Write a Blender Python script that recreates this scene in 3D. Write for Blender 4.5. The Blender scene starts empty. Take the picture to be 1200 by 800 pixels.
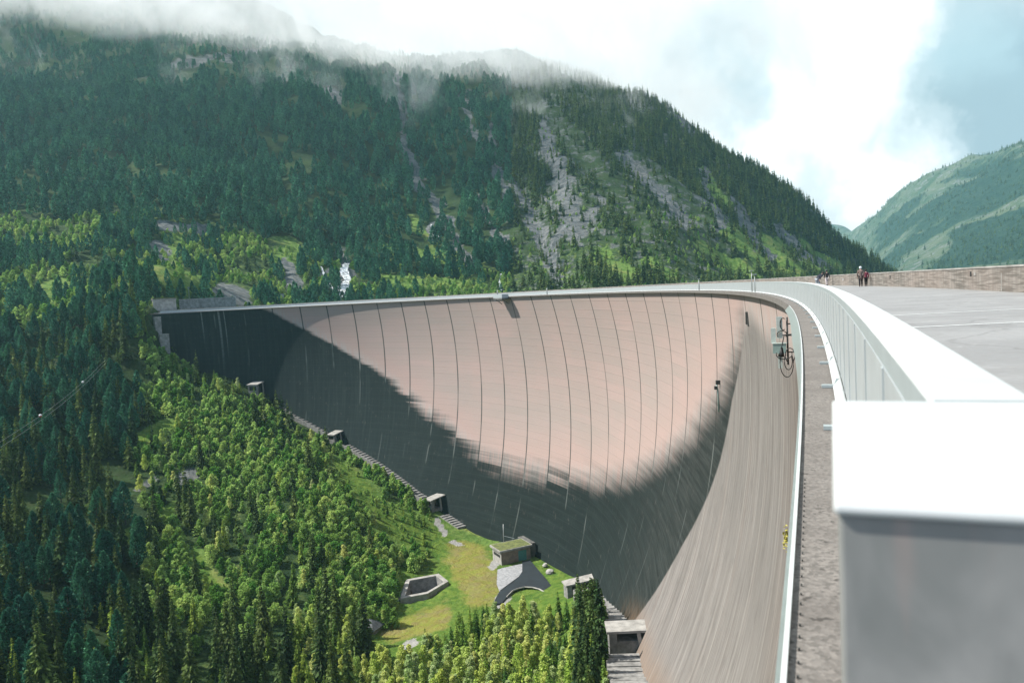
import bpy, bmesh, math, random
import numpy as np
from mathutils import Vector, Matrix

random.seed(7)
RNG = np.random.default_rng(11)
SC = bpy.context.scene
COL = SC.collection
rad = math.radians

# ------------------------------------------------------------------ scene tree helpers
def link(o, parent=None):
    COL.objects.link(o)
    if parent is not None:
        o.parent = parent
    return o

def tag(o, label=None, cat=None, group=None, kind=None):
    if label: o['label'] = label
    if cat: o['category'] = cat
    if group: o['group'] = group
    if kind: o['kind'] = kind
    return o

def thing(name, label, cat, loc=(0, 0, 0), rz=0.0, group=None):
    o = bpy.data.objects.new(name, None)
    o.empty_display_size = 0.5
    o.location = loc; o.rotation_euler = (0, 0, rz)
    link(o); return tag(o, label, cat, group)

class MB:
    """collects vertices and faces of one mesh"""
    def __init__(self): self.v = []; self.f = []; self.m = []
    def add(self, vs, fs, mi=0):
        n = len(self.v)
        self.v.extend([tuple(map(float, p)) for p in vs])
        self.f.extend([tuple(i + n for i in f) for f in fs]); self.m.extend([mi] * len(fs))
    def box(self, x0, x1, y0, y1, z0, z1, mi=0, M=None):
        vs = [Vector((x, y, z)) for z in (z0, z1) for y in (y0, y1) for x in (x0, x1)]
        if M is not None: vs = [M @ v for v in vs]
        self.add(vs, [(0, 2, 3, 1), (4, 5, 7, 6), (0, 1, 5, 4), (2, 6, 7, 3), (0, 4, 6, 2), (1, 3, 7, 5)], mi)
    def hexa(self, p, mi=0):
        """8 points: bottom ring 4, top ring 4"""
        self.add(p, [(3, 2, 1, 0), (4, 5, 6, 7), (0, 1, 5, 4), (1, 2, 6, 5), (2, 3, 7, 6), (3, 0, 4, 7)], mi)
    def tube(self, pts, r, n=6, mi=0, cap=True):
        pts = [Vector(p) for p in pts]; rs = r if hasattr(r, '__len__') else [r] * len(pts)
        rings = []; b = len(self.v); vs = []
        for i, p in enumerate(pts):
            d = (pts[min(i + 1, len(pts) - 1)] - pts[max(i - 1, 0)]).normalized()
            a = d.cross(Vector((0, 0, 1)))
            if a.length < 1e-3: a = Vector((1, 0, 0))
            a.normalize(); c = d.cross(a)
            for k in range(n):
                t = 2 * math.pi * k / n
                vs.append(p + (a * math.cos(t) + c * math.sin(t)) * rs[i])
        fs = []
        for i in range(len(pts) - 1):
            for k in range(n):
                fs.append((i * n + k, i * n + (k + 1) % n, (i + 1) * n + (k + 1) % n, (i + 1) * n + k))
        if cap:
            fs.append(tuple(reversed(range(n)))); fs.append(tuple(range((len(pts) - 1) * n, len(pts) * n)))
        self.add(vs, fs, mi)
    def mesh(self, name, mats, smooth=False):
        me = bpy.data.meshes.new(name); me.from_pydata(self.v, [], self.f)
        for m in (mats if isinstance(mats, (list, tuple)) else [mats]): me.materials.append(m)
        if any(self.m): me.polygons.foreach_set('material_index', self.m)
        if smooth: me.polygons.foreach_set('use_smooth', [True] * len(self.f))
        me.update(); return me
    def build(self, name, mats, parent=None, smooth=False, loc=None):
        o = bpy.data.objects.new(name, self.mesh(name, mats, smooth))
        if loc is not None: o.location = loc
        return link(o, parent)

def np_mesh(name, V, Fq, mats, smooth=True, uv=None, attrs=None):
    """fast quad mesh from arrays"""
    me = bpy.data.meshes.new(name)
    V = np.asarray(V, np.float32); Fq = np.asarray(Fq, np.int32); k = Fq.shape[1]
    me.vertices.add(len(V)); me.vertices.foreach_set('co', V.ravel())
    me.loops.add(Fq.size); me.loops.foreach_set('vertex_index', Fq.ravel())
    me.polygons.add(len(Fq)); me.polygons.foreach_set('loop_start', np.arange(0, Fq.size, k, dtype=np.int32))
    for m in (mats if isinstance(mats, (list, tuple)) else [mats]): me.materials.append(m)
    me.polygons.foreach_set('use_smooth', np.full(len(Fq), smooth))
    for n, a in (attrs or {}).items():
        at_ = me.attributes.new(n, 'FLOAT', 'POINT'); at_.data.foreach_set('value', np.asarray(a, np.float32))
    me.update(calc_edges=True); me.validate(); return me

def grid_faces(nr, nc):
    i = np.arange(nr - 1)[:, None]; j = np.arange(nc - 1)[None, :]
    a = (i * nc + j).ravel()
    return np.stack([a, a + 1, a + nc + 1, a + nc], 1)

# ------------------------------------------------------------------ geometry of the place
EYE = 1.15                                  # the eye is this far above the crest road (road = z 0)
_ds = 0.5
_s = np.arange(-120, 640, _ds)
def _headf(s):
    k0, k1, k2 = 0.62969808, 0.20442549, 0.27913985
    q = np.clip(s, 0, None) / 300.
    h = rad(24.0898) - (k0 * q + k1 * q * q / 2 + k2 * q ** 3 / 3)
    return h - 0.021 * np.exp(-(np.clip(s, 0, None) / 32.) ** 2) + np.clip(-s, 0, None) * 0.0016
_h = _headf(_s)
_x = np.cumsum(np.sin(_h) * _ds); _y = np.cumsum(np.cos(_h) * _ds)
_i0 = int(np.argmin(abs(_s))); _x -= _x[_i0]; _y -= _y[_i0]
def base(s): return np.interp(s, _s, _x), np.interp(s, _s, _y), np.interp(s, _s, _h)
_ks = [-100, 0, 75, 143, 160, 228, 279, 313, 364, 398, 500, 570, 640]
_dp = [8, 8, 10, 12, 14, 29, 44, 43, 37, 30, 26, 22, 20]
_hp = [.3, .4, .55, .7, 1.0, 3.7, 6.3, 6.5, 4.9, 4.0, 3.0, 2.2, 2.0]
def off(s, dep):
    dp = np.interp(s, _ks, _dp); hp = np.interp(s, _ks, _hp)
    u = np.asarray(dep) / dp; v = (u - 1) ** 2
    return hp * (1 - np.where(u > 1, .82 * v, v))
def dam(s, dep, o=0.):
    x, y, h = base(s); r = off(s, dep) + o
    return np.stack([x + r * np.cos(h), y - r * np.sin(h), -np.asarray(dep, float) + 0 * x], -1)
def rail(s, o, z):
    x, y, h = base(s); o = np.asarray(o, float)
    return np.stack([x + o * np.cos(h), y - o * np.sin(h), z + 0 * x], -1)
def frame_at(s):
    """rotation about z whose local +x points outward (upstream), +y along the crest"""
    return -float(base(s)[2])

F_PX, A_PX, ROLL = 900., 342.3, .052
_p = math.atan((A_PX - 400) * math.cos(ROLL) / F_PX)
CF = np.array([0, math.cos(_p), math.sin(_p)]); _R = np.array([1., 0, 0]); _U = np.cross(_R, CF)
CX = math.cos(ROLL) * _R - math.sin(ROLL) * _U; CY = -(math.sin(ROLL) * _R + math.cos(ROLL) * _U)
CO = np.array([0, 0, EYE])
def proj(P):
    P = np.asarray(P, float) - CO; z = P @ CF; zz = np.where(np.abs(z) < 1e-3, 1e-3, z)
    return 600 + F_PX * (P @ CX) / zz, 400 + F_PX * (P @ CY) / zz, z
def ray(px, py): return CF + CX * ((px - 600) / F_PX) + CY * ((py - 400) / F_PX)
def at(px, py, depth): return CO + ray(px, py) * depth
def on_plane(px, py, z):
    d = ray(px, py); return CO + d * ((z - EYE) / d[2])
_contact = np.array([(-60, 45), (0, 50), (60, 58), (100, 66), (147, 75.1), (171, 76.5), (216, 89), (258, 99.1), (296, 104.4),
                     (330, 104.3), (354, 106.5), (380, 99.6), (419, 87.5), (459, 74.2), (490, 61.4), (518, 44.5), (553, 28.5), (561, 21), (566, 3), (640, -6)])
def cdep(s): return np.interp(s, _contact[:, 0], _contact[:, 1])
def lateral(P):
    """nearest arc position and signed distance (+ = upstream) for an array of xy"""
    P = np.asarray(P, float).reshape(-1, P.shape[-1] if hasattr(P, 'shape') else 2)
    S = np.empty(len(P)); L = np.empty(len(P)); xs, ys, ss, hs = _x[::4], _y[::4], _s[::4], _h[::4]
    for a in range(0, len(P), 4000):
        q = P[a:a + 4000]
        i = np.argmin((q[:, :1] - xs[None]) ** 2 + (q[:, 1:2] - ys[None]) ** 2, 1)
        L[a:a + 4000] = (q[:, 0] - xs[i]) * np.cos(hs[i]) - (q[:, 1] - ys[i]) * np.sin(hs[i]); S[a:a + 4000] = ss[i]
    return S, L

# ------------------------------------------------------------------ numpy noise
def _hash(ix, iy, seed):
    n = (ix.astype(np.int64) * 374761393 + iy.astype(np.int64) * 668265263 + seed * 974711) & 0x7fffffff
    n = ((n ^ (n >> 13)) * 1274126177) & 0x7fffffff
    return ((n ^ (n >> 16)) & 0xffff) / 65535.
def vnoise(x, y, seed=0):
    ix = np.floor(x); iy = np.floor(y); fx = x - ix; fy = y - iy
    fx = fx * fx * (3 - 2 * fx); fy = fy * fy * (3 - 2 * fy)
    a = _hash(ix, iy, seed); b = _hash(ix + 1, iy, seed); c = _hash(ix, iy + 1, seed); d = _hash(ix + 1, iy + 1, seed)
    return (a * (1 - fx) + b * fx) * (1 - fy) + (c * (1 - fx) + d * fx) * fy
def fnoise(x, y, seed=0, oct=4):
    t = 0; a = .5
    for k in range(oct):
        t = t + a * vnoise(x * 2 ** k + 17.3 * k, y * 2 ** k - 9.1 * k, seed + k); a *= .5
    return t / (1 - .5 ** oct)
def sstep(a, b, x):
    t = np.clip((x - a) / (b - a), 0, 1); return t * t * (3 - 2 * t)

# ------------------------------------------------------------------ materials
def mat(name):
    m = bpy.data.materials.new(name); m.use_nodes = True; nt = m.node_tree
    for n in list(nt.nodes): nt.nodes.remove(n)
    out = nt.nodes.new('ShaderNodeOutputMaterial'); b = nt.nodes.new('ShaderNodeBsdfPrincipled')
    nt.links.new(b.outputs[0], out.inputs['Surface'])
    return m, nt, b, out
class NG:
    """tiny node helper"""
    def __init__(s, nt): s.nt = nt
    def n(s, t, **k):
        nd = s.nt.nodes.new(t)
        for a, v in k.items(): setattr(nd, a, v)
        return nd
    def put(s, sock, v):
        if isinstance(v, bpy.types.NodeSocket): s.nt.links.new(v, sock)
        elif isinstance(v, (tuple, list)) and sock.type == 'RGBA' and len(v) == 3: sock.default_value = (*v, 1)
        else: sock.default_value = v
    def math(s, op, a, b=0., c=None, clamp=False):
        nd = s.n('ShaderNodeMath', operation=op); nd.use_clamp = clamp
        s.put(nd.inputs[0], a); s.put(nd.inputs[1], b)
        if c is not None: s.put(nd.inputs[2], c)
        return nd.outputs[0]
    def mix(s, f, a, b, mode='MIX'):
        nd = s.n('ShaderNodeMix', data_type='RGBA', blend_type=mode)
        s.put(nd.inputs[0], f); s.put(nd.inputs[6], a); s.put(nd.inputs[7], b); return nd.outputs[2]
    def fmix(s, f, a, b):
        nd = s.n('ShaderNodeMix', data_type='FLOAT'); s.put(nd.inputs[0], f); s.put(nd.inputs[2], a); s.put(nd.inputs[3], b); return nd.outputs[0]
    def noise(s, vec, scale, detail=4., rough=.55, dist=0., dim='3D'):
        nd = s.n('ShaderNodeTexNoise', noise_dimensions=dim); s.put(nd.inputs['Vector'], vec)
        nd.inputs['Scale'].default_value = scale; nd.inputs['Detail'].default_value = detail
        nd.inputs['Roughness'].default_value = rough; nd.inputs['Distortion'].default_value = dist
        return nd.outputs['Fac']
    def ramp(s, f, a, b, c=0., d=1., smooth=True):
        nd = s.n('ShaderNodeMapRange'); nd.interpolation_type = 'SMOOTHSTEP' if smooth else 'LINEAR'
        s.put(nd.inputs[0], f)
        for i, v in enumerate((a, b, c, d)): s.put(nd.inputs[i + 1], v)
        return nd.outputs[0]
    def attr(s, name): return s.n('ShaderNodeAttribute', attribute_name=name).outputs['Fac']
    def vec(s, x, y, z):
        nd = s.n('ShaderNodeCombineXYZ')
        for i, v in enumerate((x, y, z)): s.put(nd.inputs[i], v)
        return nd.outputs[0]
    def xyz(s, v):
        nd = s.n('ShaderNodeSeparateXYZ'); s.put(nd.inputs[0], v); return nd.outputs
    def pos(s): return s.n('ShaderNodeNewGeometry').outputs['Position']
    def obj(s): return s.n('ShaderNodeTexCoord').outputs['Object']
    def bump(s, h, strength, dist):
        nd = s.n('ShaderNodeBump'); nd.inputs['Strength'].default_value = strength; nd.inputs['Distance'].default_value = dist
        s.put(nd.inputs['Height'], h); return nd.outputs[0]

def simple(name, col, rough=.7, metal=0., var=.12, scale=1.5, bump=.0, col2=None, spec=.5):
    m, nt, b, out = mat(name); g = NG(nt)
    col = tuple(.82 * c for c in col); col2 = tuple(.82 * c for c in col2) if col2 else None
    f = g.noise(g.pos(), scale, 5., .6)
    c2 = col2 if col2 else tuple(max(0, c * (1 - 2 * var)) for c in col)
    g.put(b.inputs['Base Color'], g.mix(g.ramp(f, .3, .7), c2, tuple(min(1, c * (1 + var)) for c in col)))
    b.inputs['Roughness'].default_value = rough; b.inputs['Metallic'].default_value = metal
    b.inputs['Specular IOR Level'].default_value = spec
    if bump: g.put(b.inputs['Normal'], g.bump(f, .6, bump))
    return m

M = {}
M['white_paint'] = simple('white_paint', (.64, .67, .665), .45, var=.07, scale=2.2)
M['pale_panel'] = simple('pale_panel', (.44, .485, .495), .45, var=.05, scale=2.5)
M['cover_strip'] = simple('cover_strip', (.46, .505, .515), .45, var=.04, scale=3)
M['shade_grey'] = simple('shade_grey', (.38, .44, .45), .45, var=.04, scale=3)  # darker copy of the white paint, shade put into its colour
def blotchy():
    m, nt, b, out = mat('grey_metal'); g = NG(nt); p = g.pos(); q = g.xyz(p)
    n = g.noise(g.vec(q[0], q[1], g.math('MULTIPLY', q[2], .45)), 5., 4., .55, .6); n2 = g.noise(g.vec(q[0], q[1], g.math('MULTIPLY', q[2], .2)), 9., 3.)
    c = g.mix(g.ramp(n, .3, .7), (.25, .26, .25), (.42, .415, .40)); c = g.mix(g.ramp(n2, .56, .72, 0, .55), c, (.42, .33, .30)); c = g.mix(g.ramp(n2, .42, .25, 0, .6), c, (.12, .14, .14))
    g.put(b.inputs['Base Color'], g.mix(1., c, (.81, .81, .81), 'MULTIPLY')); b.inputs['Roughness'].default_value = .55; b.inputs['Metallic'].default_value = .15; return m
M['grey_metal'] = blotchy()
M['tray_metal'] = simple('tray_metal', (.25, .295, .28), .45, var=.06, scale=8)
M['steel'] = simple('steel', (.42, .45, .45), .45, metal=.5, var=.08, scale=8)
M['dark_steel'] = simple('dark_steel', (.035, .04, .04), .5, var=.2, scale=8)
M['rubber'] = simple('rubber', (.012, .013, .013), .6, var=.2, scale=8)
M['green_box'] = simple('green_box', (.30, .42, .38), .5, var=.06, scale=5)
M['pale_box'] = simple('pale_box', (.55, .62, .57), .5, var=.06, scale=5)
M['concrete'] = simple('concrete', (.29, .285, .27), .9, var=.2, scale=.7, bump=.05)
M['pale_concrete'] = simple('pale_concrete', (.40, .385, .355), .9, var=.15, scale=.6, bump=.04)
M['dark_concrete'] = simple('dark_concrete', (.15, .15, .14), .9, var=.25, scale=.5, bump=.05)
M['pink_concrete'] = simple('pink_concrete', (.34, .25, .20), .9, var=.14, scale=.6)
M['dark_void'] = simple('dark_void', (.012, .014, .014), .9, var=.1)
M['teal_door'] = simple('teal_door', (.10, .30, .27), .6, var=.08)
M['asphalt'] = simple('asphalt', (.014, .024, .032), .8, var=.15, scale=.4)
M['gravel'] = simple('gravel', (.36, .37, .38), .95, var=.15, scale=1.2, bump=.08)
M['slate'] = simple('slate', (.12, .13, .14), .9, var=.25, scale=.8, bump=.1)
M['roof_grass'] = simple('roof_grass', (.15, .17, .05), .95, var=.3, scale=.6, bump=.15, col2=(.08, .1, .035))
M['bark'] = simple('bark', (.07, .05, .04), .95, var=.3, scale=3)
M['pale_bark'] = simple('pale_bark', (.30, .27, .23), .9, var=.3, scale=3)
M['skin'] = simple('skin', (.45, .27, .2), .6, var=.05)
M['black_cloth'] = simple('black_cloth', (.012, .014, .018), .9, var=.2)
M['navy_cloth'] = simple('navy_cloth', (.02, .025, .04), .9, var=.2)
M['brown_cloth'] = simple('brown_cloth', (.20, .15, .13), .9, var=.1)
M['red_cloth'] = simple('red_cloth', (.18, .03, .06), .9, var=.1)
M['pale_cloth'] = simple('pale_cloth', (.62, .56, .55), .9, var=.06)
M['grey_cloth'] = simple('grey_cloth', (.3, .33, .36), .9, var=.1)
M['white_cloth'] = simple('white_cloth', (.75, .8, .82), .9, var=.05)
M['dark_hair'] = simple('dark_hair', (.02, .016, .013), .7, var=.2)
M['red_plastic'] = simple('red_plastic', (.6, .07, .03), .5, var=.05)
M['yellow_leaf'] = simple('yellow_leaf', (.42, .38, .05), .7, var=.2, scale=5)

# crest road
def road_mat():
    m, nt, b, out = mat('crest_asphalt'); g = NG(nt); p = g.pos()
    fine = g.noise(p, 9., 4.); big = g.noise(p, .35, 5., .6); pat = g.noise(p, 1.1, 3., .5, 1.)
    c = g.mix(g.ramp(big, .35, .65), (.295, .298, .295), (.365, .368, .364))
    c = g.mix(g.ramp(pat, .62, .72, 0, .5), c, (.47, .47, .455))
    c = g.mix(g.ramp(fine, .3, .7, 0, .35), c, (.24, .235, .23))
    vc = g.n('ShaderNodeTexVoronoi', feature='DISTANCE_TO_EDGE'); wv = g.n('ShaderNodeVectorMath', operation='ADD'); g.put(wv.inputs[0], p)
    nz = g.n('ShaderNodeTexNoise'); nz.inputs['Scale'].default_value = 1.3; nz.inputs['Detail'].default_value = 4.; g.put(nz.inputs['Vector'], p); g.put(wv.inputs[1], nz.outputs['Color'])
    g.put(vc.inputs['Vector'], wv.outputs[0]); vc.inputs['Scale'].default_value = .22
    c = g.mix(g.math('MULTIPLY', g.ramp(vc.outputs['Distance'],   .012, .004), .28), c, (.12, .118, .112))
    c = g.mix(g.ramp(g.noise(p, .55, 2., .4), .60, .615, 0, .22), c, (.22, .218, .21))
    g.put(b.inputs['Base Color'], g.mix(1., c, (.81, .81, .81), 'MULTIPLY')); b.inputs['Roughness'].default_value = .85
    g.put(b.inputs['Normal'], g.bump(fine, .4, .02)); return m
M['road'] = road_mat()
M['line'] = simple('road_paint', (.68, .70, .69), .7, var=.1, scale=5)

def ledge_mat():
    m, nt, b, out = mat('ledge_concrete'); g = NG(nt); p = g.pos()
    v = g.n('ShaderNodeTexVoronoi'); g.put(v.inputs['Vector'], p); v.inputs['Scale'].default_value = 48.
    peb = g.n('ShaderNodeSeparateColor'); g.put(peb.inputs[0], v.outputs['Color'])
    big = g.noise(p, 1.2, 4.)
    c = g.mix(peb.outputs[0], (.17, .16, .15), (.36, .335, .315))
    c = g.mix(g.ramp(big, .35, .7, 0, .6), c, (.17, .155, .145))
    c = g.mix(g.ramp(g.noise(p, 14., 2.), .66, .72, 0, .8), c, (.06, .055, .05))
    g.put(b.inputs['Base Color'], g.mix(1., c, (.62, .61, .595), 'MULTIPLY')); b.inputs['Roughness'].default_value = .95
    g.put(b.inputs['Normal'], g.bump(v.outputs['Distance'], .3, .008)); return m
M['ledge'] = ledge_mat()

def wall_mat():
    """parapet: board-marked concrete, horizontal shutter lines and rain stains"""
    m, nt, b, out = mat('parapet_concrete'); g = NG(nt); p = g.pos(); q = g.xyz(p)
    lines = g.noise(g.vec(g.math('MULTIPLY', q[0], .5), g.math('MULTIPLY', q[1], .5), g.math('MULTIPLY', q[2], 11.)), 1., 3.)
    streak = g.noise(g.vec(q[0], q[1], g.math('MULTIPLY', q[2], .12)), 2.2, 4., .6)
    c = g.mix(g.ramp(streak, .3, .72), (.20, .18, .155), (.33, .30, .27))
    c = g.mix(g.ramp(lines, .42, .62, 0, .85), c, (.11, .10, .085))
    c = g.mix(g.ramp(g.noise(p, .25, 3.), .4, .65, 0, .3), c, (.34, .27, .23))
    g.put(b.inputs['Base Color'], g.mix(1., c, (.81, .81, .81), 'MULTIPLY')); b.inputs['Roughness'].default_value = .95
    g.put(b.inputs['Normal'], g.bump(lines, .4, .02)); return m
M['parapet'] = wall_mat()

def dam_mat():
    m, nt, b, out = mat('dam_concrete'); g = NG(nt)
    s = g.attr('arc'); d = g.attr('dep'); up = g.attr('up'); rt = g.attr('rt')
    sd = lambda a, c: g.vec(g.math('MULTIPLY', s, a), g.math('MULTIPLY', d, c), 0.)
    LIFT, BLK, S0 = 3.0, 17.0, 92.07
    lift = g.math('FLOOR', g.math('DIVIDE', d, LIFT)); bs = g.math('DIVIDE', g.math('SUBTRACT', s, S0), BLK)
    blk = g.math('FLOOR', bs)
    wn = g.n('ShaderNodeTexWhiteNoise', noise_dimensions='2D'); g.put(wn.inputs['Vector'], g.vec(lift, blk, 0.))
    blockr = wn.outputs['Value']
    wl = g.n('ShaderNodeTexWhiteNoise', noise_dimensions='1D'); g.put(wl.inputs['W'], lift); liftr = wl.outputs['Value']
    # joint and lift lines
    ju = g.math('ABSOLUTE', g.math('SUBTRACT', g.math('FRACT', g.math('ADD', bs, .5)), .5))
    jit = g.noise(sd(.01, .18), 3., 2.)
    jw = g.noise(sd(.06, .05), 1., 2.)
    joint = g.math('SUBTRACT', 1., g.ramp(g.math('MULTIPLY', ju, BLK), .2, .52))
    joint = g.math('MULTIPLY', joint, g.ramp(jw, .30, .55, .55, 1.))
    lu = g.math('ABSOLUTE', g.math('SUBTRACT', g.math('FRACT', g.math('ADD', g.math('DIVIDE', d, LIFT), .5)), .5))
    lline = g.math('SUBTRACT', 1., g.ramp(g.math('MULTIPLY', lu, LIFT), .02, .22))
    lline = g.math('MULTIPLY', lline, g.ramp(s, 110., 240., .15, 1.))
    # clean concrete: pink-buff with pale and rosy fields
    nb = g.noise(sd(.035, .05), 1., 4., .55); nh = g.noise(sd(.03, .9), 1., 4., .6); nv = g.noise(sd(.75, .06), 1., 5., .62)
    clean = g.mix(g.ramp(nb, .3, .7), (.43, .345, .312), (.49, .36, .325))
    clean = g.mix(g.ramp(nh, .45, .75, 0, .45), clean, (.37, .315, .285))
    clean = g.mix(g.ramp(nv, .52, .78, 0, .35), clean, (.41, .37, .335))
    clean = g.mix(g.math('MULTIPLY', blockr, .50), clean, (.385, .33, .295))
    # pinker lower down, paler right at the edge of the dark zone
    clean = g.mix(g.ramp(g.math('SUBTRACT', 0., up), 22., 4., 0., .45), clean, (.50, .34, .30))
    clean = g.mix(g.math('MULTIPLY', g.ramp(g.math('SUBTRACT', 0., up), 7., 0., 0., .75), g.ramp(nv, .35, .6)), clean, (.43, .41, .385))
    clean = g.mix(g.math('MULTIPLY', lline, .17), clean, (.30, .24, .21))
    clean = g.mix(g.math('MULTIPLY', joint, .92), clean, (.055, .06, .055))
    # weathered grey of the near flank: long run-off streaks
    st1 = g.noise(sd(1.6, .028), 1., 5., .62); st2 = g.noise(sd(4.5, .05), 1., 4., .6); st3 = g.noise(sd(.25, .02), 1., 3.)
    grey = g.mix(g.ramp(st1, .32, .68), (.20, .185, .172), (.33, .31, .293))
    grey = g.mix(g.ramp(st2, .52, .74, 0, .6), grey, (.10, .092, .086))
    grey = g.mix(g.ramp(g.noise(sd(.11, .05), 1., 6., .68), .42, .66, 0, .45), grey, (.20, .19, .18))
    grey = g.mix(g.ramp(st3, .5, .75, 0, .35), grey, (.28, .235, .21))
    grey = g.mix(g.ramp(s, 80., 55., 0., .6), grey, g.mix(g.ramp(st1, .4, .62), (.11, .085, .07), (.29, .235, .20)))
    grey = g.mix(g.ramp(g.noise(sd(2.6, .02), 1.3, 3., .5), .70, .76, 0, .4), grey, (.42, .40, .38))
    grey = g.mix(g.math('MULTIPLY', joint, .35), grey, (.42, .40, .37))
    grey = g.mix(g.ramp(g.noise(sd(.9, .22), 1., 6., .7), .50, .70, 0, .5), grey, (.13, .118, .11))
    grey = g.mix(1., grey, (.90, .885, .87), 'MULTIPLY')
    # near-black tones of the dark zone
    dk1 = g.noise(sd(.05, .55), 1., 5., .6); dk2 = g.noise(sd(.7, .03), 1., 4., .6)
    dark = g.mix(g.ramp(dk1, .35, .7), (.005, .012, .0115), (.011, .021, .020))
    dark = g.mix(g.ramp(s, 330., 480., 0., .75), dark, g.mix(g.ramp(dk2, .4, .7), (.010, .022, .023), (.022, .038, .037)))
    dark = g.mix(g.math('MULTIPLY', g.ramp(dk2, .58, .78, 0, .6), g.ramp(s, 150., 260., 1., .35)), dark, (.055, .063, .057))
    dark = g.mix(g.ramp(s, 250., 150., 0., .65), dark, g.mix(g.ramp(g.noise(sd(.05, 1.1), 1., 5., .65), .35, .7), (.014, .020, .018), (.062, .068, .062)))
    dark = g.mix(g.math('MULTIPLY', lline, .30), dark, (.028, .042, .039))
    # lime runs and leaking joints
    lim = g.noise(sd(.9, .045), 1., 3., .6); win = g.noise(sd(.035, .08), 1., 2.)
    limm = g.math('MULTIPLY', g.ramp(lim, .66, .72), g.ramp(win, .63, .70))
    limm = g.math('MULTIPLY', limm, g.ramp(s, 420., 330., .15, 1.))
    dark = g.mix(g.math('MULTIPLY', limm, .42), dark, (.34, .36, .34))
    jl = g.math('MULTIPLY', joint, g.ramp(g.noise(sd(.058, .03), 1.6, 2.), .50, .60, 0., .45))
    jl = g.math('MULTIPLY', jl, g.ramp(up, 30., 3., .30, 1.))
    dark = g.mix(jl, dark, (.30, .33, .31))
    for s0_, w_, d0_, d1_ in ((531.5, .8, 2., 42.), (541., .5, 2., 22.), (528.5, .4, 10., 30.)):
        run = g.math('MULTIPLY', g.ramp(g.math('ABSOLUTE', g.math('SUBTRACT', s, s0_)), w_, w_ * .3), g.ramp(d, d1_, d0_, 0., .75))
        dark = g.mix(g.math('MULTIPLY', run, g.ramp(nh, .3, .55, .3, 1.)), dark, (.22, .25, .24))
    # where the dark zone lies: below the upper line, beyond the right edge
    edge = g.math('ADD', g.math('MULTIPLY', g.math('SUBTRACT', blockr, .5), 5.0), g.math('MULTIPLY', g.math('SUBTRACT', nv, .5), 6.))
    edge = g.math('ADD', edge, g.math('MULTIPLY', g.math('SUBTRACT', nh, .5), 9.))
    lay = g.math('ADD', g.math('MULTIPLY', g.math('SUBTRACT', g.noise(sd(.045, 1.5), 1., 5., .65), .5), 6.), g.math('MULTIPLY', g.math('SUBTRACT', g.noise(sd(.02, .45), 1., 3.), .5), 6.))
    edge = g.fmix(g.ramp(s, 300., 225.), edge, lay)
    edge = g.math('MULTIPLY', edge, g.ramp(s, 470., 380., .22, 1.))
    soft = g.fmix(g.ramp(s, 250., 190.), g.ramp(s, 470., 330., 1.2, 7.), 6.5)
    dark_fac = g.ramp(g.math('DIVIDE', g.math('ADD', up, edge), soft), -1., 1.)
    dark_fac = g.math('MULTIPLY', dark_fac, g.ramp(g.noise(sd(.6, .25), 1., 5., .7), .2, .42, .8, 1.))
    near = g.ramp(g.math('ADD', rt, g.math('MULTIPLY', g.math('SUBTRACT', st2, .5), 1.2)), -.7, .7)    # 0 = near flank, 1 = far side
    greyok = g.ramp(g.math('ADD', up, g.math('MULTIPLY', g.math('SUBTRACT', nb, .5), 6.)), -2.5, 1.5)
    face_mix = g.mix(near, g.mix(greyok, clean, grey), g.mix(dark_fac, clean, dark))
    # rust at the very foot of the near flank
    foot = g.math('MULTIPLY', g.ramp(g.attr('foot'), 9., 2.), g.ramp(s, 215., 165.))
    face_mix = g.mix(g.math('MULTIPLY', foot, g.ramp(st1, .4, .6, .1, .5)), face_mix, (.30, .17, .085))
    g.put(b.inputs['Base Color'], g.mix(1., face_mix, (.81, .81, .81), 'MULTIPLY')); b.inputs['Roughness'].default_value = .9
    b.inputs['Specular IOR Level'].default_value = .25
    hgt = g.math('SUBTRACT', g.math('ADD', g.math('MULTIPLY', nh, .4), g.noise(sd(.8, .8), 1., 4.)), g.math('MULTIPLY', g.math('ADD', lline, joint), .5))
    g.put(b.inputs['Normal'], g.bump(hgt, .35, .12)); return m
M['dam'] = dam_mat()

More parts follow.
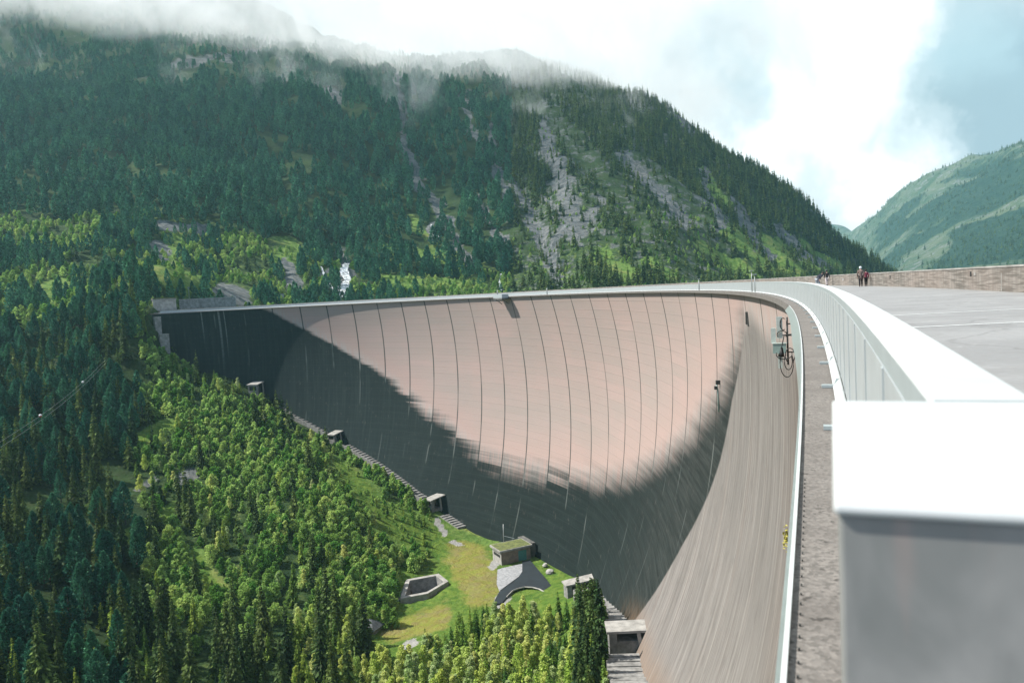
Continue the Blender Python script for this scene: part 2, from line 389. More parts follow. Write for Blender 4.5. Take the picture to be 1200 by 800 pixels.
def terrain_mat():
    m, nt, b, out = mat('alpine_ground'); g = NG(nt); p = g.pos()
    rock = g.attr('rock'); bright = g.attr('bright'); olive = g.attr('olive'); grav = g.attr('gravel')
    n1 = g.noise(p, .06, 6., .6); n2 = g.noise(p, .35, 5., .6); n3 = g.noise(p, 1.6, 4.)
    base_c = g.mix(g.ramp(n1, .35, .65), (.016, .038, .012), (.034, .066, .018))
    base_c = g.mix(g.ramp(n2, .4, .7, 0, .6), base_c, (.04, .05, .02))
    grass = g.mix(g.ramp(n2, .35, .65), (.07, .14, .024), (.14, .215, .05))
    grass = g.mix(g.ramp(n1, .5, .7, 0, .6), grass, (.26, .25, .08))
    grass = g.mix(g.ramp(bright, 1.1, 1.6), grass, g.mix(g.ramp(n2, .35, .65), (.06, .125, .018), (.125, .19, .03)))
    ol = g.mix(g.ramp(n2, .3, .7), (.20, .225, .04), (.215, .185, .055))
    ol = g.mix(g.ramp(n3, .5, .75, 0, .5), ol, (.12, .18, .03))
    ol = g.mix(g.ramp(g.noise(p, .12, 3.), .52, .62, 0, .4), ol, (.20, .16, .09))
    c = g.mix(g.ramp(g.math('ADD', bright, g.math('MULTIPLY', g.math('SUBTRACT', n2, .5), .8)), .35, .65), base_c, grass)
    c = g.mix(g.ramp(g.math('ADD', olive, g.math('MULTIPLY', g.math('SUBTRACT', g.noise(p, .16, 6., .65), .5), 1.6)), .25, .75), c, ol)
    q = g.xyz(p)
    vor = g.n('ShaderNodeTexVoronoi'); g.put(vor.inputs['Vector'], p); vor.inputs['Scale'].default_value = .16
    crack = g.noise(g.vec(q[0], q[1], g.math('MULTIPLY', q[2], .3)), .11, 8., .7, 1.5)
    rk = g.mix(g.ramp(crack, .36, .62), (.055, .066, .068), (.165, .17, .17))
    rk = g.mix(g.ramp(n2, .5, .7, 0, .5), rk, (.22, .20, .17))
    rk = g.mix(g.ramp(n3, .58, .72, 0, .5), rk, (.05, .08, .04))
    c = g.mix(g.ramp(g.math('ADD', rock, g.math('MULTIPLY', g.math('SUBTRACT', g.noise(p, .07, 10., .80), .5), 2.4)), .42, .66), c, rk)
    c = g.mix(g.ramp(g.math('ADD', grav, g.math('MULTIPLY', g.math('SUBTRACT', n3, .5), .8)), .4, .6), c, g.mix(n3, (.20, .20, .19), (.42, .41, .39)))
    g.put(b.inputs['Base Color'], c); b.inputs['Roughness'].default_value = .95
    b.inputs['Specular IOR Level'].default_value = .15
    h = g.math('ADD', g.math('MULTIPLY', n2, 1.), g.math('MULTIPLY', crack, 2.))
    g.put(b.inputs['Normal'], g.bump(h, .8, 1.2)); return m
M['terrain'] = terrain_mat()

def far_mat():
    m, nt, b, out = mat('far_slope'); g = NG(nt); p = g.pos(); q = g.xyz(p)
    n1 = g.noise(p, .006, 6., .6, 1.); n2 = g.noise(p, .03, 7., .7); tr = g.attr('trees')
    c = g.mix(g.ramp(n1, .4, .6), (.045, .08, .042), (.095, .12, .07))
    c = g.mix(g.ramp(n2, .50, .62, 0, .9), c, (.165, .17, .165))
    wood = g.ramp(g.math('ADD', tr, g.math('MULTIPLY', g.math('SUBTRACT', n2, .5), 1.6)), .4, .6)
    c = g.mix(wood, c, g.mix(g.ramp(n2, .4, .7), (.012, .035, .022), (.03, .06, .035)))
    g.put(b.inputs['Base Color'], c); b.inputs['Roughness'].default_value = .95
    b.inputs['Specular IOR Level'].default_value = .1
    g.put(b.inputs['Normal'], g.bump(n2, 1., 14.)); return m
M['far'] = far_mat()

def leaf_mat(name, ca, cb, trans=.3, isl=.5):
    m, nt, b, out = mat(name); g = NG(nt)
    oi = g.n('ShaderNodeObjectInfo').outputs['Random']; ri = g.n('ShaderNodeNewGeometry').outputs['Random Per Island']
    c = g.mix(oi, ca, cb)
    hs = g.n('ShaderNodeHueSaturation'); g.put(hs.inputs['Color'], c)
    g.put(hs.inputs['Value'], g.ramp(ri, 0., 1., 1 - isl, 1 + isl, False))
    g.put(hs.inputs['Hue'], g.ramp(g.math('FRACT', g.math('MULTIPLY', oi, 7.3)), 0., 1., .485, .512, False))
    col = hs.outputs[0]
    g.put(b.inputs['Base Color'], col); b.inputs['Roughness'].default_value = .7; b.inputs['Specular IOR Level'].default_value = .2
    t = g.n('ShaderNodeBsdfTranslucent'); g.put(t.inputs['Color'], col)
    mx = g.n('ShaderNodeMixShader'); mx.inputs[0].default_value = trans
    nt.links.new(b.outputs[0], mx.inputs[1]); nt.links.new(t.outputs[0], mx.inputs[2]); nt.links.new(mx.outputs[0], out.inputs['Surface'])
    return m
M['spruce_needles'] = leaf_mat('spruce_needles', (.022, .060, .018), (.120, .175, .038), .30, .6)
M['young_needles'] = leaf_mat('young_needles', (.04, .12, .022), (.30, .42, .065), .4, .5)
M['pine_needles'] = leaf_mat('pine_needles', (.020, .105, .066), (.070, .215, .115), .28, .6)
M['birch_leaves'] = leaf_mat('birch_leaves', (.46, .58, .12), (.64, .68, .26), .45, .4)
M['silver_leaves'] = leaf_mat('silver_leaves', (.40, .52, .20), (.54, .62, .31), .42, .4)
M['alder_leaves'] = leaf_mat('alder_leaves', (.085, .24, .032), (.44, .58, .17), .42, .5)
# ------------------------------------------------------------------ terrain
ZF = -104.5                                  # the valley shelf below the dam
ctrl = []
def cp(px, py, depth): ctrl.append(at(px, py, depth))
for px, rows in {
    -300: [(800, 175), (600, 250), (450, 340), (300, 500), (150, 820), (50, 1150), (-60, 1450)],
    -150: [(800, 182), (600, 265), (450, 365), (310, 520), (170, 820), (60, 1200), (-50, 1450)],
    0: [(800, 195), (700, 232), (600, 284), (500, 345), (420, 425), (345, 520), (270, 640), (180, 850), (110, 1080), (62, 1300), (-40, 1560)],
    100: [(800, 205), (700, 246), (600, 300), (500, 358), (420, 432), (345, 530), (270, 650), (180, 860), (110, 1090), (58, 1310), (-40, 1580)],
    200: [(800, 212), (700, 258), (600, 308), (520, 356), (325, 545), (270, 660), (180, 870), (110, 1100), (56, 1320), (-40, 1600)],
    300: [(800, 217), (700, 264), (600, 310), (340, 580), (270, 690), (180, 880), (110, 1110), (55, 1330), (28, 1560)],
    400: [(740, 246), (690, 270), (600, 318), (343, 610), (280, 730), (180, 900), (110, 1110), (64, 1340), (54, 1560)],
    500: [(338, 640), (270, 780), (180, 940), (108, 1170), (78, 1350), (68, 1560)],
    600: [(336, 640), (260, 790), (180, 940), (118, 1120), (86, 1240), (70, 1420)],
    700: [(330, 600), (260, 745), (180, 920), (122, 1090), (104, 1170), (96, 1290)],
    790: [(326, 640), (250, 800), (170, 1000), (128, 1120)],
    850: [(324, 680), (250, 860), (172, 1090)],
    900: [(322, 740), (260, 900), (207, 1060)],
    960: [(320, 860), (280, 985), (249, 1110)],
    1000: [(318, 1000), (296, 1080), (281, 1150)],
    1030: [(317, 1150), (308, 1200)]}.items():
    for py, dd in rows: cp(px, py, dd)
# behind the skyline of the spur the ground falls away
for px, py, dd, dz in [(790, 128, 1300, -25), (850, 172, 1280, -60), (900, 207, 1260, -75), (960, 249, 1300, -80), (1000, 281, 1330, -70), (1030, 308, 1380, -45), (700, 96, 1480, -10), (600, 70, 1650, 0)]:
    q = at(px, py, dd); q[2] += dz; ctrl.append(q)
    q = at(px, py, dd + 350); q[2] = max(q[2] - 220, -20); ctrl.append(q)
# reservoir bed and its shores
for x, y, z in [(150, 150, -70), (200, 300, -80), (300, 450, -60), (140, 420, -70), (60, 520, -40), (500, 600, -60), (700, 900, -55), (900, 1300, -45), (950, 1700, -30), (400, 100, -70), (950, 200, -60), (950, 700, -60), (0, 470, -60)]:
    ctrl.append(np.array([x, y, z], float))
# foot of the dam, inside it and upstream of it
for s_ in np.arange(-60, 566, 22.):
    c = float(cdep(s_))
    for o in (-3., 5.): ctrl.append(dam(s_, c, o))
    q = dam(s_, c, 45.); q[2] = min(-c * .6 - 10, -12 if s_ < 540 else -2); ctrl.append(q)
# the flat shelf under the dam and the bank up to the right flank
for px, py, z in [(500, 655, ZF), (545, 655, ZF), (600, 672, ZF), (635, 690, ZF), (560, 700, ZF), (480, 700, ZF - 1), (440, 745, ZF - 3), (520, 745, ZF - 1), (620, 730, ZF),
                  (660, 740, ZF), (560, 800, ZF - 2), (640, 800, ZF - 1), (480, 800, ZF - 3), (400, 800, ZF - 3), (560, 900, ZF - 4), (450, 900, ZF - 5), (670, 775, ZF + 2), (540, 1100, ZF - 6)]:
    ctrl.append(on_plane(px, py, z))
for px, py, dd in [(700, 712, 236), (715, 745, 196), (722, 775, 166), (735, 800, 148), (700, 800, 160), (740, 900, 120), (700, 900, 130)]: cp(px, py, dd)
# left end of the crest
for px, py, dd in [(185, 364, 424), (160, 366, 430), (185, 400, 418), (196, 425, 415), (215, 345, 470), (270, 344, 520)]: cp(px, py, dd)
ctrl = np.array(ctrl)
def tps(r2): return .5 * r2 * np.log(r2 + 1e-9)
_sc = 400.
_P = ctrl[:, :2] / _sc
_K = tps(((_P[:, None] - _P[None]) ** 2).sum(-1)) + np.eye(len(_P)) * 2e-4
_A = np.block([[_K, np.c_[np.ones(len(_P)), _P]], [np.c_[np.ones(len(_P)), _P].T, np.zeros((3, 3))]])
_W = np.linalg.solve(_A, np.r_[ctrl[:, 2], 0, 0, 0])
def rbf(x, y):
    q = np.stack([np.ravel(x), np.ravel(y)], -1) / _sc; o = np.empty(len(q))
    for a in range(0, len(q), 4000):
        c = q[a:a + 4000]
        o[a:a + 4000] = tps(((c[:, None] - _P[None]) ** 2).sum(-1)) @ _W[:-3] + _W[-3] + c @ _W[-2:]
    return o.reshape(np.shape(x))

GX = np.r_[np.arange(-1150, -300, 7.), np.arange(-300, 70, 2.2), np.arange(70, 1000, 6.5)]
GY = np.r_[np.arange(-60, 140, 9.), np.arange(140, 440, 2.2), np.arange(440, 1250, 6.), np.arange(1250, 1800, 12.)]
TX, TY = np.meshgrid(GX, GY)
TZ = rbf(TX, TY)
_S, _L = lateral(np.stack([TX.ravel(), TY.ravel()], -1)); TS = _S.reshape(TX.shape); TL = _L.reshape(TX.shape)
upside = ((TL > 4) & (TS < 575)) | (TY > 455)
far_amp = sstep(420, 900, TY)
shelf = np.exp(-(((TX + 20) / 75) ** 2 + ((TY - 262) / 55) ** 2) ** 2)
n = (fnoise(TX / 55, TY / 55, 3, 4) - .5)
n2 = (fnoise(TX / 14, TY / 14, 9, 3) - .5)
rib = np.abs(fnoise(TX / 90 + TY / 400, TY / 260, 21, 3) - .5) * 2
TZ = TZ + n * (5 + 22 * far_amp) * (1 - .95 * shelf) + n2 * (1.6 + 4 * far_amp) * (1 - .85 * shelf) - far_amp * (1 - rib) ** 3 * 16
nearwall = (np.abs(TL) < 14) & (TS > -60) & (TS < 566)
TZ = np.where(nearwall, np.minimum(TZ, -cdep(TS) + 1.0 + .12 * np.abs(TL)), TZ)
# nothing pokes through the crest or above the water behind it
inres = (TL > 3) & (TS < 540) & (TY < 560) & (TX > -150)
TZ = np.where(inres & (TL < 140), np.minimum(TZ, -14), TZ)

# the ground is dug out under the open concrete basin
BAS = [on_plane(px, py, ZF + .4)[:2] for px, py in ((476, 679), (514, 672), (525.5, 681), (501, 695.5), (469, 701.5))]
def inside(x, y, poly):
    r = np.zeros(np.shape(x), bool); k = len(poly)
    for i in range(k):
        (x1, y1), (x2, y2) = poly[i], poly[(i + 1) % k]
        c = ((y1 > y) != (y2 > y)) & (x < (x2 - x1) * (y - y1) / (y2 - y1 + 1e-12) + x1); r ^= c
    return r
TZ = np.where(inside(TX, TY, [np.mean(BAS, 0) + (q_ - np.mean(BAS, 0)) * .97 for q_ in BAS]), ZF - 5.5, TZ)

def height(x, y):
    x = np.asarray(x, float); y = np.asarray(y, float)
    i = np.clip(np.searchsorted(GX, x) - 1, 0, len(GX) - 2); j = np.clip(np.searchsorted(GY, y) - 1, 0, len(GY) - 2)
    u = (x - GX[i]) / (GX[i + 1] - GX[i]); v = (y - GY[j]) / (GY[j + 1] - GY[j])
    return (TZ[j, i] * (1 - u) + TZ[j, i + 1] * u) * (1 - v) + (TZ[j + 1, i] * (1 - u) + TZ[j + 1, i + 1] * u) * v
def pick(px, py, lo=120., hi=1700.):
    """first point of the ground along a line of sight"""
    d = ray(px, py); l = np.arange(lo, hi, 1.); P = CO + d * l[:, None]
    h = height(P[:, 0], P[:, 1]); k = np.argmax(P[:, 2] < h)
    if not (P[:, 2] < h).any(): k = len(l) - 1
    return np.array([P[k, 0], P[k, 1], h[k]])

def seg_mask(PX, PY, pts, r0, r1=None):
    """1 on a poly-line, falling to 0 at its half width"""
    out = np.zeros(PX.shape); r1 = r1 or r0
    k = len(pts) - 1
    for i in range(k):
        a = np.array(pts[i], float); b_ = np.array(pts[i + 1], float); ab = b_ - a
        t = np.clip(((PX - a[0]) * ab[0] + (PY - a[1]) * ab[1]) / (ab @ ab), 0, 1)
        dd = np.hypot(PX - a[0] - t * ab[0], PY - a[1] - t * ab[1]); r = r0 + (r1 - r0) * (i + t) / k
        out = np.maximum(out, 1 - sstep(.3, 1.5, dd / r))
    return out
UPROCK = [([(638, 150), (655, 200), (668, 250), (676, 272)], 9, 13), ([(730, 185), (770, 225), (800, 262)], 10, 9), ([(600, 215), (625, 255), (655, 325)], 5, 9),
          ([(575, 150), (580, 190), (592, 230)], 5, 6), ([(470, 90), (472, 170), (500, 225), (530, 270), (556, 310)], 8, 7), ([(540, 110), (560, 170)], 4, 4),
          ([(180, 262), (215, 268), (250, 272)], 9, 7), ([(700, 235), (690, 262)], 6, 8), ([(640, 232), (660, 262), (650, 300)], 5, 6),
          ([(335, 305), (350, 340)], 9, 11), ([(180, 292), (196, 300)], 9, 9), ([(262, 340), (285, 347)], 12, 13), ([(400, 300), (408, 345)], 8, 10), ([(378, 318), (392, 346)], 3, 4),
          ([(860, 235), (885, 285), (905, 300)], 5, 7), ([(820, 200), (835, 245), (850, 265)], 5, 6), ([(905, 262), (940, 300), (975, 318)], 6, 7),
          ([(380, 110), (395, 118)], 9, 9), ([(205, 75), (300, 62)], 5, 5), ([(560, 235), (590, 285)], 4, 5), ([(790, 132), (820, 150)], 9, 9), ([(505, 262), (512, 280)], 5, 5)]
UPGRASS = [([(200, 285), (202, 320)], 13, 15), ([(330, 292), (352, 300)], 13, 14), ([(175, 315), (225, 335)], 14, 14), ([(850, 268), (890, 300), (930, 322)], 8, 13), ([(700, 300), (735, 325)], 9, 12),
           ([(640, 300), (660, 332)], 6, 8), ([(820, 285), (880, 322)], 6, 9), ([(940, 290), (985, 318)], 9, 8), ([(450, 330), (560, 332)], 9, 7), ([(450, 290), (540, 300)], 6, 7),
           ([(480, 258), (515, 285)], 5, 5), ([(870, 265), (960, 315)], 7, 9), ([(765, 308), (780, 325)], 6, 8), ([(55, 345), (75, 340)], 18, 14), ([(820, 200), (850, 240)], 6, 6)]
DNROCK = [([(215, 560), (235, 552)], 11, 9), ([(150, 470), (172, 480)], 6, 6), ([(130, 690), (140, 705)], 7, 7), ([(165, 575), (185, 560)], 6, 6)]
DNGRASS = [([(455, 612), (520, 642), (560, 660)], 24, 36), ([(130, 640), (215, 590)], 9, 9), ([(50, 350), (65, 380)], 14, 10), ([(225, 650), (260, 690)], 9, 9), ([(200, 500), (160, 520)], 10, 8),
           ([(395, 545), (440, 590)], 10, 16), ([(80, 720), (110, 690)], 7, 6), ([(500, 690), (470, 720), (430, 740)], 20, 18), ([(640, 712), (690, 735)], 26, 20), ([(716, 735), (720, 800)], 12, 14)]
OLIVE = [([(545, 655), (565, 690)], 26, 24), ([(520, 720), (455, 738)], 15, 11), ([(718, 735), (722, 760)], 9, 9)]
GRAVEL = [([(600, 682), (588, 705)], 9, 8), ([(578, 660), (572, 668)], 5, 5), ([(474, 752), (490, 747)], 5, 5), ([(530, 634), (540, 638)], 4, 4), ([(512, 612), (520, 625)], 4, 4)]
def masks(x, y, z, up):
    PX, PY, _ = proj(np.stack([x, y, z], -1))
    wx = (fnoise(x / 22, y / 22, 61, 4) - .5) * 26; wy = (fnoise(x / 22, y / 22, 71, 4) - .5) * 18
    PX = PX + wx; PY = PY + wy
    f = lambda L: np.max([seg_mask(PX, PY, *q) for q in L], 0)
    rock = np.where(up, f(UPROCK), f(DNROCK)); gr = np.where(up, f(UPGRASS), f(DNGRASS))
    return rock, gr, np.where(up, 0, f(OLIVE)), np.where(up, 0, f(GRAVEL)), PX, PY
flat = lambda a: a.ravel()
T_rock, T_bright, T_olive, T_grav, T_PX, T_PY = masks(flat(TX), flat(TY), flat(TZ), flat(upside))
T_rock = np.maximum(T_rock, .42 * flat(upside) * (flat(TY) > 600) * sstep(480, 640, T_PX) * (1 - .7 * T_bright))        # the spur is rocky throughout
T_rock = np.maximum(T_rock, .30 * flat(upside) * (flat(TY) > 1150))
T_bright = np.maximum(T_bright, .40 * flat(upside) * (flat(TY) < 720) * (flat(TX) > -330))
T_bright = np.where(flat(upside), T_bright, T_bright * 1.7)
T_bright = np.maximum(T_bright, 1.5 * (~flat(upside)) * sstep(400, 440, T_PX) * sstep(640, 665, T_PY) * (flat(TL) < 0))
T_bright = np.maximum(T_bright, .38 * (~flat(upside)) * sstep(160, 200, T_PX))
terrain = link(bpy.data.objects.new('ground', np_mesh('ground', np.stack([flat(TX), flat(TY), flat(TZ)], -1), grid_faces(*TX.shape), M['terrain'], True,
               attrs={'rock': T_rock, 'bright': T_bright, 'olive': T_olive, 'gravel': T_grav})))
tag(terrain, 'steep alpine valley side with grass, scree and bare rock around the dam', 'hillside', kind='structure')

# far side of the valley, beyond the reservoir
fx = np.arange(300, 4300, 26.); fy = np.arange(1350, 6200, 26.)
FX, FY = np.meshgrid(fx, fy)
fc = []
for px, rows in {960: [(300, 5200), (262, 6000)], 985: [(312, 4200), (285, 4900), (266, 5500)], 1010: [(315, 3300), (290, 4000), (262, 4700)], 1050: [(315, 2700), (270, 3500), (238, 4100)],
                 1100: [(312, 2300), (260, 3000), (205, 3700)], 1150: [(310, 2050), (250, 2700), (194, 3350)], 1200: [(308, 1900), (240, 2450), (162, 3100)], 1300: [(302, 1700), (220, 2200), (120, 2900)], 1450: [(300, 1500), (180, 2000), (60, 2700)]}.items():
    for py, dd in rows: fc.append(at(px, py, dd))
    q = at(px, rows[-1][0], rows[-1][1] + 900); q[2] = fc[-1][2] - 150; fc.append(q)
    q = at(px, 322 - .052 * (px - 1000), rows[0][1] - 350); q[2] = -30; fc.append(q)
    q = at(px, 322 - .052 * (px - 1000), rows[0][1] - 800); q[2] = -60; fc.append(q)
fc = np.array(fc); _P2 = fc[:, :2] / 1500.
_K2 = tps(((_P2[:, None] - _P2[None]) ** 2).sum(-1)) + np.eye(len(_P2)) * 1e-4
_B2 = np.c_[np.ones(len(_P2)), _P2]
_W2 = np.linalg.solve(np.block([[_K2, _B2], [_B2.T, np.zeros((3, 3))]]), np.r_[fc[:, 2], 0, 0, 0])
q = np.stack([FX.ravel(), FY.ravel()], -1) / 1500.; FZ = np.empty(len(q))
for a in range(0, len(q), 4000):
    c = q[a:a + 4000]; FZ[a:a + 4000] = tps(((c[:, None] - _P2[None]) ** 2).sum(-1)) @ _W2[:-3] + _W2[-3] + c @ _W2[-2:]
FZ = np.clip(FZ.reshape(FX.shape), -60, 1700)
rise = sstep(0, 250, FZ)
gul = fnoise(FX / 330 - FY / 900, FY / 900 + FX / 1400, 31, 4)
FZ = FZ + rise * (gul - .5) * 150 + (fnoise(FX / 90, FY / 90, 5, 4) - .5) * 36 * rise
PX, PY, _ = proj(np.stack([FX, FY, FZ], -1))
# forest on the lower flank, thinning upwards; scree and meadow fans
ftr = sstep(620, 200, FZ - 60 + 260 * (gul - .5)) * sstep(.40, .6, fnoise(FX / 120 + FY / 500, FY / 420, 41, 4) + .14) * .95
ftr *= 1 - seg_mask(PX, PY, [(1105, 285), (1068, 312)], 12, 17) - .0
ftr = np.clip(ftr, 0, 1) * sstep(985, 1060, PX)
far = link(bpy.data.objects.new('far_mountain', np_mesh('far_mountain', np.stack([FX.ravel(), FY.ravel(), FZ.ravel()], -1), grid_faces(*FX.shape), M['far'], True, attrs={'trees': ftr.ravel()})))
tag(far, 'hazy mountain flank on the far side of the valley', 'mountain', kind='structure')

# water of the reservoir behind the dam
def water_mat():
    m, nt, b, out = mat('lake_water'); g = NG(nt)
    b.inputs['Base Color'].default_value = (.03, .12, .12, 1); b.inputs['Roughness'].default_value = .08
    g.put(b.inputs['Normal'], g.bump(g.noise(g.pos(), .6, 3.), .15, .1)); return m
mb = MB()
ss = np.arange(-60, 555, 12.)
A = rail(ss, 11.5, -9.); B = rail(ss, 420, -9.)
V = np.concatenate([A, B]); k = len(ss)
mb.add(V, [(i, i + 1, k + i + 1, k + i) for i in range(k - 1)])
o = mb.build('water', water_mat()); tag(o, 'green reservoir water behind the dam', 'water', kind='structure')
mb = MB(); mb.add([(190, -100, -9.05), (4000, -100, -9.05), (4000, 4500, -9.05), (190, 4500, -9.05)], [(0, 1, 2, 3)])
o = mb.build('lake', bpy.data.materials['lake_water']); tag(o, 'open water of the reservoir stretching up the valley', 'lake', kind='structure')
# ------------------------------------------------------------------ the dam
UPPER = np.array([(-60, 6), (60, 5), (92, 5.5), (105, 4.2), (113, 5.6), (124.5, 11), (143, 19.7), (165.5, 29.1), (199, 42.7), (235, 56.4), (271.5, 66.1), (308, 71.6), (339.5, 73.4), (365.5, 71.4),
                  (390.5, 60.7), (415.5, 48.9), (433.5, 38.6), (461, 24.1), (482.5, 12.8), (500, 3.1), (515, -3), (640, -30)])
RIGHT = np.array([(0, 110.5), (4, 111), (10.4, 118.5), (18.2, 128), (29.6, 135.5), (37.3, 142), (51.4, 156), (64, 166), (77.7, 178.5), (120, 215)])
dam_root = thing('arch_dam', 'huge curved concrete arch dam with pale pink upper face and black zone below', 'dam', tuple(map(float, dam(300., 60.))))
def child(mesh_obj, root):
    mesh_obj.parent = root; mesh_obj.matrix_parent_inverse = Matrix.Translation(-root.location); return mesh_obj
sa = np.arange(-60, 570, 1.5); da = np.r_[np.linspace(.8, 30, 28), np.linspace(31.5, 116, 52)]
SS, DD = np.meshgrid(sa, da)
air = dam(SS, DD); nr, nc = SS.shape
thick = 9.05 + .20 * DD
upf = dam(SS, DD, 0) ; xx, yy, hh = base(SS)
upf = np.stack([xx + thick * np.cos(hh), yy - thick * np.sin(hh), -DD], -1)
crest_in = np.stack([xx[0] + .02 * np.cos(hh[0]), yy[0] - .02 * np.sin(hh[0]), 0 * xx[0] - .55], -1)
crest_out = np.stack([xx[0] + 9.05 * np.cos(hh[0]), yy[0] - 9.05 * np.sin(hh[0]), 0 * xx[0] - .55], -1)
V = np.concatenate([air.reshape(-1, 3), upf[::8].reshape(-1, 3), crest_in, crest_out])
nu = len(upf[::8])
F1 = grid_faces(nr, nc); F1 = F1[:, ::-1]
b0 = nr * nc; F2 = grid_faces(nu, nc) + b0
c0 = b0 + nu * nc; c1 = c0 + nc; j = np.arange(nc - 1)
F3 = np.stack([c0 + j, c0 + j + 1, j + 1, j], 1)[:, ::-1]; F4 = np.stack([c1 + j, c1 + j + 1, c0 + j + 1, c0 + j], 1)[:, ::-1]; F5 = np.stack([b0 + j, b0 + j + 1, c1 + j + 1, c1 + j], 1)[:, ::-1]
up_a = DD - np.interp(SS, UPPER[:, 0], UPPER[:, 1]); rt_a = SS - np.interp(DD, RIGHT[:, 0], RIGHT[:, 1]); ft_a = cdep(SS) - DD
padn = len(V) - b0
pad = lambda a, v: np.r_[a.ravel(), np.full(padn, v)]
arcs = np.r_[SS.ravel(), SS[::8].ravel(), sa, sa]; deps = np.r_[DD.ravel(), DD[::8].ravel(), 0 * sa, 0 * sa]
me = np_mesh('wall', V, np.concatenate([F1, F2, F3, F4, F5]), M['dam'], True, attrs={'arc': arcs, 'dep': deps, 'up': pad(up_a, -40), 'rt': pad(rt_a, 30), 'foot': pad(ft_a, 40)})
child(link(bpy.data.objects.new('wall', me)), dam_root)

def sweep(prof, sl, mats, name, closed=True, caps=True, smooth=False):
    """prof(s) -> list of (offset, z); swept along the crest"""
    sl = np.asarray(sl, float); k = len(prof(0.)); rows = []
    for s_ in sl:
        for (o_, z_) in prof(s_): rows.append(rail(float(s_), o_, z_))
    mb = MB(); n_ = len(sl); fs = []
    for i in range(n_ - 1):
        for a in range(k if closed else k - 1):
            b_ = (a + 1) % k
            fs.append((i * k + a, i * k + b_, (i + 1) * k + b_, (i + 1) * k + a))
    if closed and caps: fs.append(tuple(reversed(range(k)))); fs.append(tuple(range((n_ - 1) * k, n_ * k)))
    mb.add(rows, fs)
    me_ = mb.mesh(name, mats, smooth); bm = bmesh.new(); bm.from_mesh(me_); bmesh.ops.recalc_face_normals(bm, faces=bm.faces); bm.to_mesh(me_); bm.free()
    return link(bpy.data.objects.new(name, me_))
def ss_near(a, b_):
    """dense close to the camera, sparse far away"""
    out = [a]
    while out[-1] < b_: out.append(out[-1] + max(.12, min(4., .025 * abs(out[-1]) + .1)))
    out[-1] = b_; return out
def le(s_): return -(.15 + .40 * (1 - math.exp(-max(s_, 0) / 22.)))     # outer edge of the ledge
child(sweep(lambda s_: [(le(s_), -.40), (le(s_), -.86), (.55, -.86), (.55, -.40)], ss_near(-30., 564.), M['ledge'], 'ledge'), dam_root)
child(sweep(lambda s_: [(.30, -.395), (.30, 0.10), (.50, 0.10), (.50, -.395)], ss_near(-30., 564.), M['concrete'], 'kerb'), dam_root)

# carriageway on the crest, its markings, and the parapet on the water side
o = sweep(lambda s_: [(.50, -.3), (.50, 0.), (8.72, 0.), (8.72, -.3)], ss_near(-30., 566.), M['road'], 'road')
tag(o, 'grey asphalt road along the crest of the dam', 'road', kind='structure')
mb = MB()
for s0, o0 in ((22.73, 1.78), (17.62, 1.69)):
    k_ = .33
    for i in range(12):
        oa, ob = 1.0 + i * .62, 1.0 + (i + 1) * .62
        sa_, sb_ = s0 + (oa - o0) * k_, s0 + (ob - o0) * k_
        mb.add([rail(sa_ - .1, oa, .006), rail(sb_ - .1, ob, .006), rail(sb_ + .1, ob, .006), rail(sa_ + .1, oa, .006)], [(0, 3, 2, 1)])
o = mb.build('road_markings', M['line']); tag(o, 'two white lines painted across the crest road', 'road marking', kind='structure')
par = thing('parapet_wall', 'long weathered concrete parapet wall on the water side of the crest road', 'wall', tuple(map(float, rail(40., 8.9, 0.))))
child(sweep(lambda s_: [(8.72, -.5), (8.725, 1.12), (9.05, 1.12), (9.05, -.5)], ss_near(-30., 566.), M['parapet'], 'wall'), par)
child(sweep(lambda s_: [(8.69, 1.12), (8.69, 1.205), (9.08, 1.205), (9.08, 1.12)], ss_near(-30., 566.), M['pale_concrete'], 'coping'), par)
def s_at(px, o_, z_, lo=5., hi=140.):
    a = np.arange(lo, hi, .05); x_, _, _ = proj(rail(a, o_, z_)); return float(a[np.argmin(abs(x_ - px))])
def strip(name, px, wpx, z0, z1, m_, proud):
    s_ = s_at(px, 8.72, .8); w = wpx / 900. * s_ * .9
    mb_ = MB(); a, b_ = s_ - w, s_ + w
    mb_.hexa([rail(a, 8.72 - proud, z0), rail(b_, 8.72 - proud, z0), rail(b_, 8.80, z0), rail(a, 8.80, z0), rail(a, 8.72 - proud, z1), rail(b_, 8.72 - proud, z1), rail(b_, 8.80, z1), rail(a, 8.80, z1)])
    return child(mb_.build(name, m_), par)
strip('drain_opening', 1137.5, 3.2, .72, .98, M['dark_void'], .006)
tag(strip('plate', 1142.5, 4.0, .76, .93, M['pale_concrete'], .02), 'pale square plate beside the dark opening')
strip('drain_opening', 1043, 2.2, .62, .92, M['dark_void'], .006)
strip('plate', 988, 1.6, .55, .75, M['white_paint'], .02)
tag(strip('joint_strip', 1173.5, 1.2, .02, .85, M['pale_concrete'], .008), 'pale vertical joint strip')

